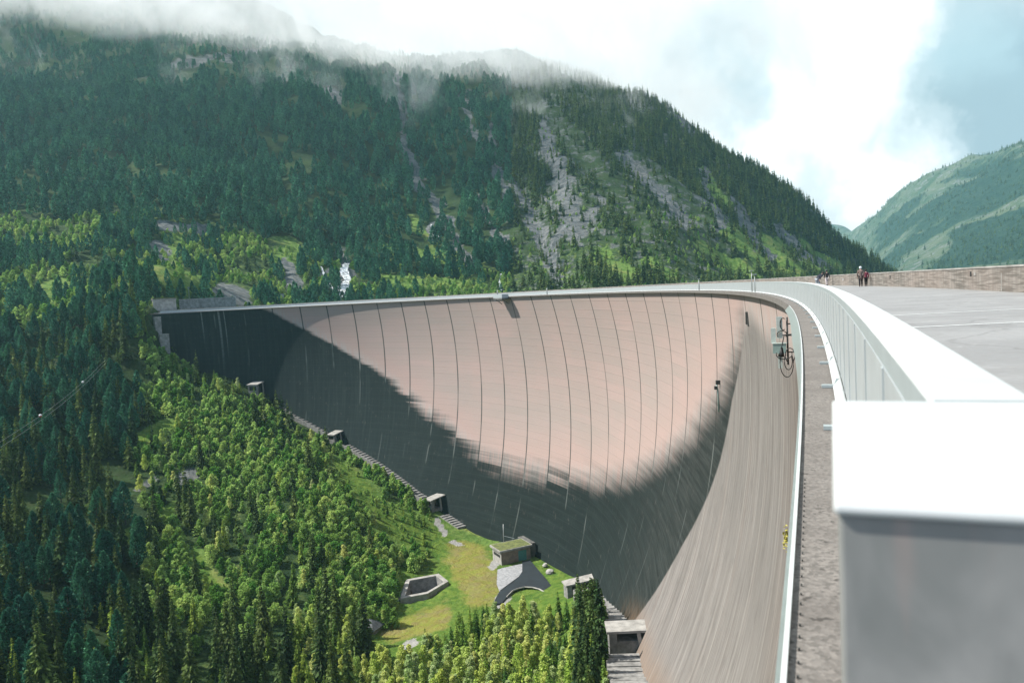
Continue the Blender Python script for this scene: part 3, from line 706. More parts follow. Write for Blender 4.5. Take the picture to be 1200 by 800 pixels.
# ------------------------------------------------------------------ railing on the air side
rl = thing('railing', 'long white railing of upright steel panels curving along the air side of the crest', 'railing', tuple(map(float, rail(8., .3, 0.))))
cap_ = child(sweep(lambda s_: [(.205, .75), (.205, .838), (.213, .85), (.41, .85), (.41, .75)], ss_near(2.0, 563.), M['white_paint'], 'cap'), rl)
cap_.data.materials.append(M['shade_grey']); cap_.data.polygons.foreach_set('material_index', [1 if abs(p_.normal.z) < .5 else 0 for p_ in cap_.data.polygons])  # cap sides take the darker colour in place of shade
child(sweep(lambda s_: [(.17, -.27), (.085, -.37), (.10, -.375), (.19, -.28)], ss_near(2.0, 563.), M['white_paint'], 'skirt'), rl)
PL = 1.62; npan = int(561 / PL); rest = MB(); rib_rest = MB()
def panel_geo(mb_, a, b_):
    q = np.linspace(a + .006, b_ - .006, 2 if a > 40 else 4); 
    for i in range(len(q) - 1):
        c, d = float(q[i]), float(q[i + 1])
        mb_.hexa([rail(c, .20, -.28), rail(d, .20, -.28), rail(d, .25, -.28), rail(c, .25, -.28), rail(c, .20, .748), rail(d, .20, .748), rail(d, .25, .748), rail(c, .25, .748)])
    mb_.hexa([rail(a - .04, .192, -.275), rail(a + .04, .192, -.275), rail(a + .04, .1995, -.275), rail(a - .04, .1995, -.275), rail(a - .04, .192, .748), rail(a + .04, .192, .748), rail(a + .04, .1995, .748), rail(a - .04, .1995, .748)], 1)
for i in range(npan):
    a = 2.0 + i * PL; b_ = a + PL
    if i < 99:
        mb = MB(); panel_geo(mb, a, b_); child(mb.build('panel', [M['pale_panel'], M['cover_strip']]), rl)
    else: panel_geo(rest, a, b_)
o = child(rest.build('far_panels', [M['pale_panel'], M['cover_strip']]), rl); o['kind'] = 'stuff'
brk = [8.3, 11.45, 14.55, 17.8, 21.2, 24.65] + [24.65 + 3.25 * k for k in range(1, 94)]
for s_ in brk:
    mb = MB()
    mb.hexa([rail(s_ - .05, -.06, -.395), rail(s_ + .05, -.06, -.395), rail(s_ + .05, .165, -.395), rail(s_ - .05, .165, -.395), rail(s_ - .05, -.06, -.355), rail(s_ + .05, -.06, -.355), rail(s_ + .05, .165, -.355), rail(s_ - .05, .165, -.355)])
    mb.hexa([rail(s_ - .035, .10, -.355), rail(s_ + .035, .10, -.355), rail(s_ + .035, .165, -.355), rail(s_ - .035, .165, -.355), rail(s_ - .035, .13, -.27), rail(s_ + .035, .13, -.27), rail(s_ + .035, .165, -.27), rail(s_ - .035, .165, -.27)])
    child(mb.build('bracket', M['shade_grey']), rl)

# box-shaped end of the railing right in front of the camera
eb = thing('railing_box', 'grey metal box with a broad white top, nearest thing in the bottom right corner', 'box', tuple(map(float, rail(1.5, .2, -.4))))
def ring(s0, s1, o0, o1, z): return [rail(s0, o0, z), rail(s0, o1, z), rail(s1, o1, z), rail(s1, o0, z)]
mb = MB(); mb.hexa(ring(1.085, 1.97, .0, .52, -.395) + ring(1.085, 1.97, .0, .52, .835)); ob_ = child(mb.build('body', M['grey_metal']), eb)
mb = MB(); mb.hexa(ring(1.075, 1.99, -.006, .532, .835) + ring(1.075, 1.99, -.006, .532, .85)); tp = child(mb.build('top', M['white_paint']), eb)
for q in (ob_, tp):
    bv = q.modifiers.new('bevel', 'BEVEL'); bv.width = .006; bv.segments = 2

# cable tray along the outer edge of the ledge
def tro(s_): return .026 + .20 * float(sstep(8, 26, s_))
tray = thing('cable_tray', 'pale green steel cable tray bolted along the outer edge of the ledge', 'cable tray', tuple(map(float, rail(10., -.4, -.5))))
child(sweep(lambda s_: [(le(s_) - .004, -.40), (le(s_) - .004 - .03, -.395), (le(s_) - tro(s_) - .004, -.64), (le(s_) - tro(s_) + .015, -.68), (le(s_) - .004, -.68)], ss_near(1.2, 45.), M['tray_metal'], 'channel'), tray)
child(sweep(lambda s_: [(le(s_) + .010, -.396), (le(s_) + .010, -.365), (le(s_) - .012, -.365), (le(s_) - .012, -.392)], ss_near(1.2, 45.), M['white_paint'], 'edge_rail'), tray)
for k in range(40):
    s_ = 1.5 + k * .12; mb = MB()
    mb.hexa([rail(s_, le(s_) + .045, -.398), rail(s_ + .010, le(s_) + .045, -.398), rail(s_ + .010, le(s_) + .053, -.398), rail(s_, le(s_) + .053, -.398)] +
            [rail(s_, le(s_) + .045, -.388), rail(s_ + .010, le(s_) + .045, -.388), rail(s_ + .010, le(s_) + .053, -.388), rail(s_, le(s_) + .053, -.388)])
    child(mb.build('bolt', M['dark_steel']), tray)

# antenna carrier hanging outside the ledge
AS = 47.0
am = thing('antenna_carrier', 'cluster of antenna panels, green equipment box and looped black cables hung outside the ledge', 'antenna')
am.location = tuple(map(float, rail(AS, -.50, -2.35)))
def acc(name, m_, fn, smooth=False):
    mb_ = MB(); fn(mb_); return child(mb_.build(name, m_, smooth=smooth), am)
AM = Matrix.Translation(Vector(am.location)) @ Matrix.Rotation(frame_at(AS), 4, 'Z')     # +x upstream, +y along the crest
def abox(*a): return lambda mb_: mb_.box(*[q_ * .86 for q_ in a], M=AM)
def atub(pts, r): return lambda mb_: mb_.tube([AM @ (Vector(p) * .86) for p in pts], r * .8, 6)
acc('pole', M['dark_steel'], atub([(-.1, 0, -1.75), (-.1, 0, 1.45)], .07), True)
acc('arm', M['dark_steel'], atub([(.35, 0, 1.0), (-.1, 0, 1.0)], .05)); acc('arm', M['dark_steel'], atub([(.5, 0, .2), (-.55, .1, .25)], .05)); acc('arm', M['dark_steel'], atub([(.3, 0, -.9), (-.1, 0, -.9)], .05))
acc('antenna_panel', M['pale_box'], abox(-.78, -.40, -.1, .1, .05, 1.5)); acc('antenna_panel', M['pale_box'], abox(-1.15, -.83, -.05, .15, -.25, .75)); acc('antenna_panel', M['pale_box'], abox(-.72, -.45, .2, .4, -2.0, -.75))
acc('equipment_box', M['green_box'], abox(-1.05, -.2, -.35, .1, -.95, -.30)); acc('box_lid', M['pale_box'], abox(-1.1, -.16, -.39, .14, -.298, -.25))
def loop(c, rx, rz, y, a0, a1): return [(c[0] + rx * math.cos(t), y, c[1] + rz * math.sin(t)) for t in np.linspace(a0, a1, 18)]
for c, rx, rz, y, a0, a1 in (((-.35, -1.0), .5, .32, -.42, rad(160), rad(375)), ((-.2, -1.6), .42, .95, -.3, rad(150), rad(390)), ((.02, -1.1), .3, .5, -.38, rad(-60), rad(250)), ((-.1, -1.5), .25, .55, -.34, rad(120), rad(400)), ((-.45, .3), .3, .25, -.15, rad(-40), rad(220)), ((-.35, 1.0), .2, .4, -.12, rad(60), rad(300))):
    acc('cable', M['rubber'], atub(loop(c, rx, rz, y, a0, a1), .035), True)

# small fittings on the air face
def on_face(px, py):
    d = ray(px, py); l = np.arange(3, 700, .5); P = CO + d * l[:, None]; S_, L_ = lateral(P); f = L_ - off(S_, -P[:, 2])
    k = [i for i in range(1, len(l)) if f[i] >= 0 and f[i - 1] < 0 and l[i] > 8]
    return S_[k[0]], -P[k[0], 2]
def face_thing(name, px, py, label, cat):
    s_, d_ = on_face(px, py); t = thing(name, label, cat, tuple(map(float, dam(s_, d_)))); t['_'] = 0; del t['_']
    return t, Matrix.Translation(Vector(t.location)) @ Matrix.Rotation(frame_at(s_), 4, 'Z')
t, fm = face_thing('inspection_fixture', 843, 452, 'small dark instrument bracket with a pale pipe on the dam face', 'instrument')
mb = MB(); mb.box(-.7, .3, -.35, .35, .4, 1.1, M=fm); mb.box(-1.0, -.5, -.2, .2, -.5, .1, M=fm); child(mb.build('instrument', M['dark_steel']), t)
mb = MB(); mb.tube([fm @ Vector((-.6, 0, .4)), fm @ Vector((-.4, 0, -.6)), fm @ Vector((-.35, 0, -4.5))], .14, 6); child(mb.build('pipe', M['green_box'], smooth=True), t)
t, fm = face_thing('wall_grating', 877, 373, 'dark square grating high on the dam face where the black zone starts', 'grating')
mb = MB(); mb.box(-.12, .3, -1.0, 1.0, -.9, .9, M=fm); child(mb.build('frame', M['dark_concrete']), t)
mb = MB(); [mb.box(-.2, -.125, -.85 + .35 * k, -.70 + .35 * k, -.8, .8, M=fm) for k in range(5)]; child(mb.build('bars', M['dark_steel']), t)
t, fm = face_thing('wall_plant', 928, 634, 'yellow-green plant growing out of the near flank of the dam face', 'plant')
mb = MB()
for k in range(70):
    c = Vector((-.25 - random.random() * .35, random.gauss(0, .3), random.gauss(0, .4))); a = Vector((random.gauss(0, 1), random.gauss(0, 1), random.gauss(0, 1))).normalized() * .16; b_ = a.orthogonal().normalized() * .06
    mb.add([fm @ (c - a), fm @ (c + b_), fm @ (c + a), fm @ (c - b_)], [(0, 1, 2, 3)])
child(mb.build('leaves', M['yellow_leaf']), t)
mb = MB(); [mb.tube([fm @ Vector((.1, 0, -.2)), fm @ Vector((-.3, dy, dz))], .02, 4) for dy, dz in ((.3, .3), (-.3, .2), (0, .5), (.2, -.4))]; child(mb.build('stem', M['bark']), t)
# little dark loudspeaker-like lamp under the ledge, near
s_ = 28.; t = thing('ledge_lamp', 'small black lamp under the pale cable tray, just right of the looped cables', 'lamp', tuple(map(float, rail(s_, -1.0, -1.35))))
fm = Matrix.Translation(Vector(t.location)) @ Matrix.Rotation(frame_at(s_), 4, 'Z')
mb = MB(); mb.tube([fm @ Vector((0, 0, .12)), fm @ Vector((0, 0, -.05)), fm @ Vector((-.02, 0, -.2))], [.04, .07, .11], 8); child(mb.build('lamp_head', M['rubber'], smooth=True), t)
mb = MB(); mb.tube([fm @ Vector((0, 0, .12)), fm @ Vector((.1, 0, .55)), fm @ Vector((.5, 0, .58))], .02, 5); child(mb.build('arm', M['dark_steel']), t)

# balcony that juts out under the crest on the far side
sB = s_at(592, 0., -.5, 200., 420.)
t = thing('lookout_balcony', 'small dark balcony jutting out below the crest on the far side of the dam', 'balcony', tuple(map(float, rail(sB, -1.5, -1.))))
fm = Matrix.Translation(Vector(t.location)) @ Matrix.Rotation(frame_at(sB), 4, 'Z')
mb = MB(); mb.box(-2.2, 1.6, -3.6, 3.6, -.6, 0, M=fm); child(mb.build('slab', M['dark_concrete']), t)
mb = MB(); mb.box(-2.2, -2.1, -3.6, 3.6, 0.003, 1.5, M=fm); mb.box(-2.1, 1.0, -3.6, -3.5, 0.003, 1.5, M=fm); mb.box(-2.1, 1.0, 3.5, 3.6, 0.003, 1.5, M=fm); child(mb.build('balustrade', M['pale_panel']), t)
mb = MB(); [mb.tube([fm @ Vector((1.4, y, -2.6)), fm @ Vector((-1.6, y, -.6))], .16, 6) for y in (-2.8, 2.8)]; child(mb.build('strut', M['dark_concrete']), t)
# slim poles on the crest
def crest_pole(px, hgt, label, lo, hi, o_=.15):
    s_ = s_at(px, o_, .8, lo, hi); r_ = max(.05, .0006 * s_)
    t = thing('crest_pole', label, 'pole', tuple(map(float, rail(s_, o_, -.4))), group='slim poles on the crest')
    mb = MB(); p0 = Vector(t.location); mb.tube([p0, p0 + Vector((0, 0, hgt))], [r_, r_ * .7], 6); child(mb.build('post', M['steel'], smooth=True), t)
    mb = MB(); mb.box(p0.x - .2, p0.x + .2, p0.y - .2, p0.y + .2, p0.z + hgt, p0.z + hgt + .12); child(mb.build('head', M['steel']), t)
crest_pole(881, 2.6, 'tall thin steel pole standing on the near bend of the railing', 60, 140, .1)
crest_pole(884.5, 2.1, 'shorter thin pole beside the tall pole on the near bend of the railing', 60, 140, .1)
crest_pole(819, 2.2, 'thin pole on the middle of the crest railing, between the balcony and the near bend', 100, 200, .1)
crest_pole(583, 2.8, 'thin pole rising from the crest above the left end of the dark balcony', 200, 420, .1)
crest_pole(641, 2.5, 'thin pole on the crest right of the dark balcony', 200, 420, .1)
# ------------------------------------------------------------------ buildings and works at the foot of the dam
def kiosk(s_, z_, Lx, W, H, label, near=-1, roof_mat='pale_concrete', o_=0., tilt=.5):
    """gallery entrance standing against the dam: -x points away from the wall, near = side facing the camera"""
    x_, y_, h_ = base(s_); p = dam(s_, -z_, o_)
    t = thing('gallery_entrance', label, 'entrance', tuple(map(float, p)), group='gallery entrances along the foot of the dam')
    fm = Matrix.Translation(Vector(p)) @ Matrix.Rotation(frame_at(s_), 4, 'Z')
    fb = lambda mb_, *a: mb_.box(*a, M=fm)
    far_ = -near
    mb = MB()
    fb(mb, -Lx, -Lx + .5, -W / 2, W / 2, -4, H * .42); fb(mb, -Lx, -Lx + .5, -W / 2, -W / 2 + .7, H * .42 + .002, H); fb(mb, -Lx, -Lx + .5, W / 2 - .7, W / 2, H * .42 + .002, H)
    fb(mb, -Lx, -Lx + .5, -W / 2 + .702, W / 2 - .702, H * .80, H)
    y0, y1 = (W / 2 - .4, W / 2 - .003) if far_ > 0 else (-W / 2 + .003, -W / 2 + .4)
    fb(mb, -Lx + .503, 3, y0, y1, -4, H)
    y0, y1 = (W / 2 - .4, W / 2 - .003) if near > 0 else (-W / 2 + .003, -W / 2 + .4)
    fb(mb, -Lx + .503, -Lx + 1.6, y0, y1, -4, H)
    child(mb.build('wall', M['concrete']), t)
    mb = MB(); fb(mb, -Lx + .3, 3, -W / 2 + .41, W / 2 - .41, -4, .2); child(mb.build('floor_slab', M['concrete']), t)
    mb = MB(); fb(mb, -Lx + .2, -Lx + .3, -W / 2 + .72, W / 2 - .72, H * .42 + .01, H * .79); child(mb.build('window', M['dark_void']), t)
    mb = MB(); o1, o2 = -Lx - .5, 2.5; w = W / 2 + .4
    P = lambda x, y, z: fm @ Vector((x, y, z))
    mb.hexa([P(o1, -w, H - tilt), P(o2, -w, H + tilt), P(o2, w, H + tilt), P(o1, w, H - tilt), P(o1, -w, H - tilt + .5), P(o2, -w, H + tilt + .5), P(o2, w, H + tilt + .5), P(o1, w, H - tilt + .5)])
    child(mb.build('roof', M[roof_mat]), t)
    mb = MB(); yy_ = near * (W / 2 + .1)
    mb.hexa([P(-.2, yy_ - .2, -3), P(.6, yy_ - .2, -3), P(.6, yy_ + .2, -3), P(-.2, yy_ + .2, -3), P(-.9, yy_ - .2, H), P(-.1, yy_ - .2, H), P(-.1, yy_ + .2, H), P(-.9, yy_ + .2, H)])
    child(mb.build('frame_post', M['pale_concrete']), t)
    return t
def contact_at(px, lo, hi):
    a = np.arange(lo, hi, .5); x_, y_, _ = proj(dam(a, cdep(a))); i = int(np.argmin(abs(x_ - px))); return float(a[i]), float(-cdep(a[i]))
for px, lo, hi, L_, W_, H_, lab, nr_, dz in (
        (303, 440, 560, 6.5, 5.5, 6.0, 'topmost concrete gallery entrance against the dark wall, its foot hidden by bright shrubs', -1, 0.5),
        (396, 420, 520, 5.5, 4.5, 4.6, 'concrete gallery entrance half way down the left stair, between grass slope and dark wall', -1, .6),
        (513, 340, 440, 5.5, 4.8, 4.8, 'concrete gallery entrance with dark window above the lowest flight of steps by the dam', -1, .8),
        (690, 225, 300, 8.5, 4.0, 2.6, 'low pale gallery entrance at the foot of the dam behind the young plantation', -1, 1.0)):
    s_, z_ = contact_at(px, lo, hi); kiosk(s_, z_ + dz, L_, W_, H_, lab, nr_)
sK = 163.; kiosk(sK, -float(cdep(sK)) + 3.0, 6.6, 4.6, 2.2, 'wide concrete gallery entrance with flat slab roof, nearest the bottom edge beside the bright flank', -1, 'pale_concrete', tilt=.05)

def stair(name, s0, s1, o0, o1, step, label, m_, cat, lift=.5, par=None):
    t = thing(name, label, cat, tuple(map(float, dam(s0, cdep(s0), o0))))
    n_ = max(2, int(abs(s1 - s0) / step)); q = np.linspace(s0, s1, n_ + 1); mb = MB()
    for i in range(n_):
        a, b_ = q[i], q[i + 1]; z = max(-cdep(a), -cdep(b_)) + lift if i % 2 == 0 else max(-cdep(a), -cdep(b_)) + lift - .25
        pts = [dam(a, -z, 0)[:2], dam(b_, -z, 0)[:2]]
        def P(s_, o_, zz):
            c_ = dam(s_, cdep(s_), o_); return (c_[0], c_[1], zz)
        g_ = .02 * (b_ - a)
        mb.hexa([P(a + g_, o0, z - 5), P(b_ - g_, o0, z - 5), P(b_ - g_, o1, z - 5), P(a + g_, o1, z - 5), P(a + g_, o0, z), P(b_ - g_, o0, z), P(b_ - g_, o1, z), P(a + g_, o1, z)])
    o_ = mb.build('steps', m_); me_ = o_.data; bm = bmesh.new(); bm.from_mesh(me_); bmesh.ops.recalc_face_normals(bm, faces=bm.faces); bm.to_mesh(me_); bm.free()
    child(o_, t)
    if par:
        mb = MB(); zf_ = lambda s_: -cdep(s_) + lift + .6
        for i in range(n_):
            a, b_ = q[i], q[i + 1]
            P = lambda s_, o_, zz: (*dam(s_, cdep(s_), o_)[:2], zz)
            mb.hexa([P(a, o0 - .5, zf_(a) - 6), P(b_, o0 - .5, zf_(b_) - 6), P(b_, o0 - .01, zf_(b_) - 6), P(a, o0 - .01, zf_(a) - 6), P(a, o0 - .5, zf_(a)), P(b_, o0 - .5, zf_(b_)), P(b_, o0 - .01, zf_(b_)), P(a, o0 - .01, zf_(a))])
        o_ = mb.build('side_wall', M['concrete']); me_ = o_.data; bm = bmesh.new(); bm.from_mesh(me_); bmesh.ops.recalc_face_normals(bm, faces=bm.faces); bm.to_mesh(me_); bm.free(); child(o_, t)
    return t
s1, _z = contact_at(546, 345, 420); s2, _z = contact_at(522, 345, 420); s3, _z = contact_at(503, 345, 430); s4, _z = contact_at(404, 420, 520); s5, _z = contact_at(386, 420, 520); s6, _z = contact_at(330, 420, 540)
stair('concrete_stairway', s1, s2 - 1, -4.2, 1.5, .95, 'short flight of wide concrete steps below the entrance with the dark window', M['concrete'], 'stairway', .7)
stair('concrete_stairway', s3, s4 - 2, -3.6, 1.5, 1.1, 'long weathered stepped walkway climbing left along the foot of the dark wall', M['concrete'], 'stairway', 2.0, True)
stair('concrete_stairway', s5 + 1, s6, -2.2, 1.5, 1.3, 'upper stepped walkway half hidden by shrubs below the topmost entrance', M['concrete'], 'stairway', 1.7, True)
stair('concrete_walkway', 252., 176., -6.5, 1.5, 2.4, 'pale concrete walkway along the right foot of the dam beside the tall spruces', M['concrete'], 'walkway', 1.3)
stair('concrete_walkway', 158., 120., -6.0, 1.5, 1.2, 'stepped concrete walkway leaving the bottom edge of the picture beside the bright flank', M['concrete'], 'walkway', 1.6)

# flat-roofed service building with a green roof
def rect_from(pa, pb, pc):
    a, b_, c = [np.array(q) for q in (pa, pb, pc)]
    ex = (b_ - a)[:2]; L_ = np.linalg.norm(ex); ex = ex / L_; ey = np.array([-ex[1], ex[0]])
    if (c - a)[:2] @ ey < 0: ey = -ey
    return a, ex, ey, L_, abs((c - a)[:2] @ ey)
a, ex, ey, L_, W_ = rect_from(on_plane(588, 662.5, ZF), on_plane(622, 654.8, ZF), on_plane(577, 657, ZF))
W_ = max(W_, 8.0); H_ = 5.3
bm_ = Matrix(((ex[0], ey[0], 0, a[0]), (ex[1], ey[1], 0, a[1]), (0, 0, 1, ZF), (0, 0, 0, 1)))
t = thing('service_building', 'flat-roofed concrete building with a grass roof and teal door at the foot of the dam', 'building', (float(a[0]), float(a[1]), ZF))
B = lambda mb_, *q: mb_.box(*q, M=bm_)
mb = MB(); B(mb, 0, L_, 0, W_, -2.5, H_); child(mb.build('wall', M['pink_concrete']), t)
mb = MB(); B(mb, -.02, -.003, -.003, W_, -2.5, H_ - .003); w_ = child(mb.build('side_wall', M['pale_concrete']), t)
mb = MB(); B(mb, -.9, L_ + .6, -.9, W_ + .6, H_ + .003, H_ + .75); rf = child(mb.build('roof', M['pale_concrete']), t)
mb = MB(); B(mb, -.5, L_ + .2, -.5, W_ + .2, H_ + .753, H_ + .82); k_ = mb.build('roof_turf', M['roof_grass']); k_.parent = rf
mb = MB(); B(mb, L_ * .58, L_ * .86, -.06, -.003, -.1, H_ * .82); child(mb.build('door', M['teal_door']), t)
mb = MB(); B(mb, -.045, -.022, W_ * .12, W_ * .86, H_ * .52, H_ * .72); child(mb.build('window', M['dark_void']), t)
mb = MB(); B(mb, L_ + .605, L_ + 3.2, 1.5, W_ + 4, -2, H_ + .4); child(mb.build('annex', M['dark_concrete']), t)
mp = bm_ @ Vector((L_ * .55, W_ + 4.5, 0)); t2 = thing('antenna_mast', 'thin pale mast standing behind the grass-roofed building against the dark wall', 'mast', tuple(mp))
mb = MB(); mb.tube([mp + Vector((0, 0, -1)), mp + Vector((.3, 0, 12))], [.22, .12], 6); child(mb.build('post', M['steel'], smooth=True), t2)
mb = MB(); mb.tube([mp + Vector((.1, 0, 7.2)), mp + Vector((4.5, -1, 6.2))], .1, 5); child(mb.build('stay', M['steel']), t2)

# asphalt road, gravel yard and kerb on the shelf
def poly(name, px_pts, z, m_, label, cat, kind='structure'):
    mb_ = MB(); P = [on_plane(px, py, z) for px, py in px_pts]; mb_.add(P, [tuple(range(len(P)))])
    bm = bmesh.new(); o_ = mb_.build(name, m_); bm.from_mesh(o_.data); bmesh.ops.recalc_face_normals(bm, faces=bm.faces)
    if bm.faces[:] and bm.faces[:][0].normal.z < 0: bmesh.ops.reverse_faces(bm, faces=bm.faces)
    bmesh.ops.triangulate(bm, faces=bm.faces); bm.to_mesh(o_.data); bm.free()
    return tag(o_, label, cat, kind=kind)
poly('gravel_yard', [(583, 667), (589, 665), (612, 660), (613, 668), (608, 675), (585, 692), (582, 684)], ZF + .62, M['gravel'], 'pale gravel yard in front of the grass-roofed building', 'yard')
arc = [(594 + 0, 699), (601, 692), (608, 689), (615, 687.5), (624, 688), (632, 690), (639, 694), (646, 701)]
poly('access_road', [(612, 657), (621, 655.5), (628, 664), (640, 678), (655, 697), (668, 712), (652, 712)] + arc[::-1] + [(588, 706), (577, 708), (585, 693), (600, 682), (608, 675.5), (612, 669)], ZF + .70, M['asphalt'], 'dark asphalt access road that splits in front of the teal door', 'road')
mb = MB(); P = [on_plane(px, py, ZF + .72) for px, py in arc]; mb.tube([p + np.array([0, 0, .05]) for p in P], .28, 5); tag(mb.build('kerb', M['pale_concrete']), 'pale curved kerb around the grass island in the road', 'kerb', kind='structure')
mb = MB()
for px, py, w in ((639, 662, 1.6), (644.5, 670, 2.3)):
    p = on_plane(px, py, ZF + 1.0); b_ = thing('boulder', 'pale boulder lying on the grass strip against the dam, ' + ('smaller upper one' if w < 2 else 'larger lower one'), 'boulder', tuple(p)); m2 = MB()
    bm = bmesh.new(); bmesh.ops.create_icosphere(bm, subdivisions=2, radius=w * .7)
    for v in bm.verts: v.co *= 1 + .35 * (random.random() - .5); v.co.z *= .75
    me_ = bpy.data.meshes.new('rock'); bm.to_mesh(me_); bm.free(); me_.materials.append(M['pale_concrete']); link(bpy.data.objects.new('rock', me_), b_)

# open concrete basin sunk into the grass
c_ = np.mean(BAS, 0); O = [np.array(q) for q in BAS]; I = [c_ + (q - c_) * .80 for q in O]; zr = ZF + .55
t = thing('concrete_basin', 'open concrete basin sunk into the bright grass left of the building', 'basin', (float(c_[0]), float(c_[1]), ZF))
k = len(O); mb = MB(); v3 = lambda q, z: (q[0], q[1], z)
mb.add([v3(q, zr) for q in O] + [v3(q, zr) for q in I], [(i, (i + 1) % k, k + (i + 1) % k, k + i) for i in range(k)])
mb.add([v3(q, zr) for q in O] + [v3(q, ZF - 5.2) for q in O], [(k + i, k + (i + 1) % k, (i + 1) % k, i) for i in range(k)])
w_ = child(mb.build('rim', M['pale_concrete']), t)
mb = MB(); mb.add([v3(q, zr - .002) for q in I] + [v3(q, ZF - 4.2) for q in I], [(i, (i + 1) % k, k + (i + 1) % k, k + i) for i in range(k)]); child(mb.build('inner_wall', M['concrete']), t)
mb = MB(); mb.add([v3(q, ZF - 4.2) for q in I], [tuple(range(k))]); child(mb.build('basin_floor', M['dark_concrete']), t)
mb = MB(); q0, q1 = O[4], O[0]; lo0 = on_plane(459, 713, ZF - 2.); lo1 = on_plane(466, 700, ZF - 2)
mb.add([v3(q1, zr - .1), v3(q0, zr - .1), tuple(lo0), tuple(lo1)], [(0, 1, 2, 3)]); mb.add([v3(q1, zr - .4), v3(q0, zr - .4), (lo0[0], lo0[1], lo0[2] - .4), (lo1[0], lo1[1], lo1[2] - .4)], [(3, 2, 1, 0)])
child(mb.build('apron', M['concrete']), t)
# small hut whose grey hipped roof shows behind the spruces
p = pick(432, 737); t = thing('hut', 'low hut with a dark grey hipped roof behind the foreground spruces', 'hut', tuple(p))
fm = Matrix.Translation(Vector(p)) @ Matrix.Rotation(rad(-25), 4, 'Z'); mb = MB(); mb.box(-3.4, 3.4, -2.6, 2.6, -2, 1.0, M=fm); child(mb.build('wall', M['concrete']), t)
mb = MB(); e = [fm @ Vector(q) for q in ((-4.3, -3.4, .9), (4.3, -3.4, .9), (4.3, 3.4, .9), (-4.3, 3.4, .9), (-1.3, 0, 3.4), (1.3, 0, 3.4))]
mb.add(e, [(0, 1, 5, 4), (1, 2, 5), (2, 3, 4, 5), (3, 0, 4), (3, 2, 1, 0)]); child(mb.build('roof', M['slate']), t)

# works at the left end of the crest
def block(name, px0, px1, py0, py1, dd, depth, label, cat, parts, yaw=0.):
    """a block seen between two columns and rows at a given distance"""
    p0 = at((px0 + px1) / 2, py1, dd); w = (px1 - px0) / 900 * dd; h = (py1 - py0) / 900 * dd
    t = thing(name, label, cat, tuple(p0)); fm = Matrix.Translation(Vector(p0)) @ Matrix.Rotation(rad(yaw) - math.atan2(p0[0], p0[1]), 4, 'Z'); parts(t, fm, w, h, depth); return t
def blk(t, fm, w, h, d):
    mb = MB(); mb.box(-w / 2, w / 2, 0, d, -3, h, M=fm); child(mb.build('wall', M['pale_concrete']), t)
    mb = MB(); mb.box(-w / 2 - .3, w / 2 + .3, -.3, d, h + .003, h + .5, M=fm); r_ = child(mb.build('roof', M['concrete']), t)
    mb = MB(); mb.box(-w / 2 - .1, w / 2 + .1, -.1, d, h + .503, h + 1.1, M=fm); child(mb.build('roof_turf', M['roof_grass']), t)
block('abutment_building', 181, 206, 351, 362.5, 432, 9, 'low concrete building with grass roof at the left end of the dam crest', 'building', blk, 8)
def rw(t, fm, w, h, d):
    mb = MB(); mb.box(-w / 2, w / 2, 0, d, -3, h, M=fm); child(mb.build('wall', M['concrete']), t)
    mb = MB(); mb.box(-w / 2, w / 2, -.25, d + .2, h + .003, h + .4, M=fm); child(mb.build('coping', M['pale_concrete']), t)
block('retaining_wall', 211, 232, 351, 357, 455, 2, 'short grey retaining wall right of the grass-roofed abutment building', 'retaining wall', rw)
block('retaining_wall', 230, 275, 349.5, 356, 470, 2, 'longer dark grey retaining wall behind the left end of the crest, below pale rock', 'retaining wall', rw, -4)
block('concrete_pier', 189.5, 199.5, 392, 413, 418, 6, 'weathered concrete pier at the left edge of the dark wall, half hidden by trees', 'pier', rw, 15)
block('concrete_pier', 183, 190, 372, 392, 420, 5, 'slim concrete pier directly below the left end of the crest', 'pier', rw, 15)
def hut_(t, fm, w, h, d):
    mb = MB(); mb.box(-w / 2, w / 2, 0, d, -2, h, M=fm); child(mb.build('wall', M['steel']), t)
    mb = MB(); mb.box(-w / 2 - .3, w / 2 + .3, -.3, d + .3, h + .003, h + .35, M=fm); child(mb.build('roof', M['slate']), t)
    mb = MB(); mb.box(-w * .2, w * .2, -.04, -.004, -.5, h * .7, M=fm); child(mb.build('door', M['dark_void']), t)
block('hut', 324, 333, 344.5, 353.5, 575, 4, 'small blue-grey hut among the trees behind the left part of the crest', 'hut', hut_)
p = pick(222, 352, 430.); t = thing('sign_post', 'thin pale post above the retaining walls at the left end of the crest', 'post', tuple(p))
mb = MB(); p = Vector(p); mb.tube([p, p + Vector((0, 0, 7))], .2, 6); child(mb.build('post', M['tray_metal']), t); mb = MB(); mb.box(p.x - .5, p.x + .5, p.y - .2, p.y + .2, p.z + 6.2, p.z + 7.2); child(mb.build('head', M['tray_metal']), t)

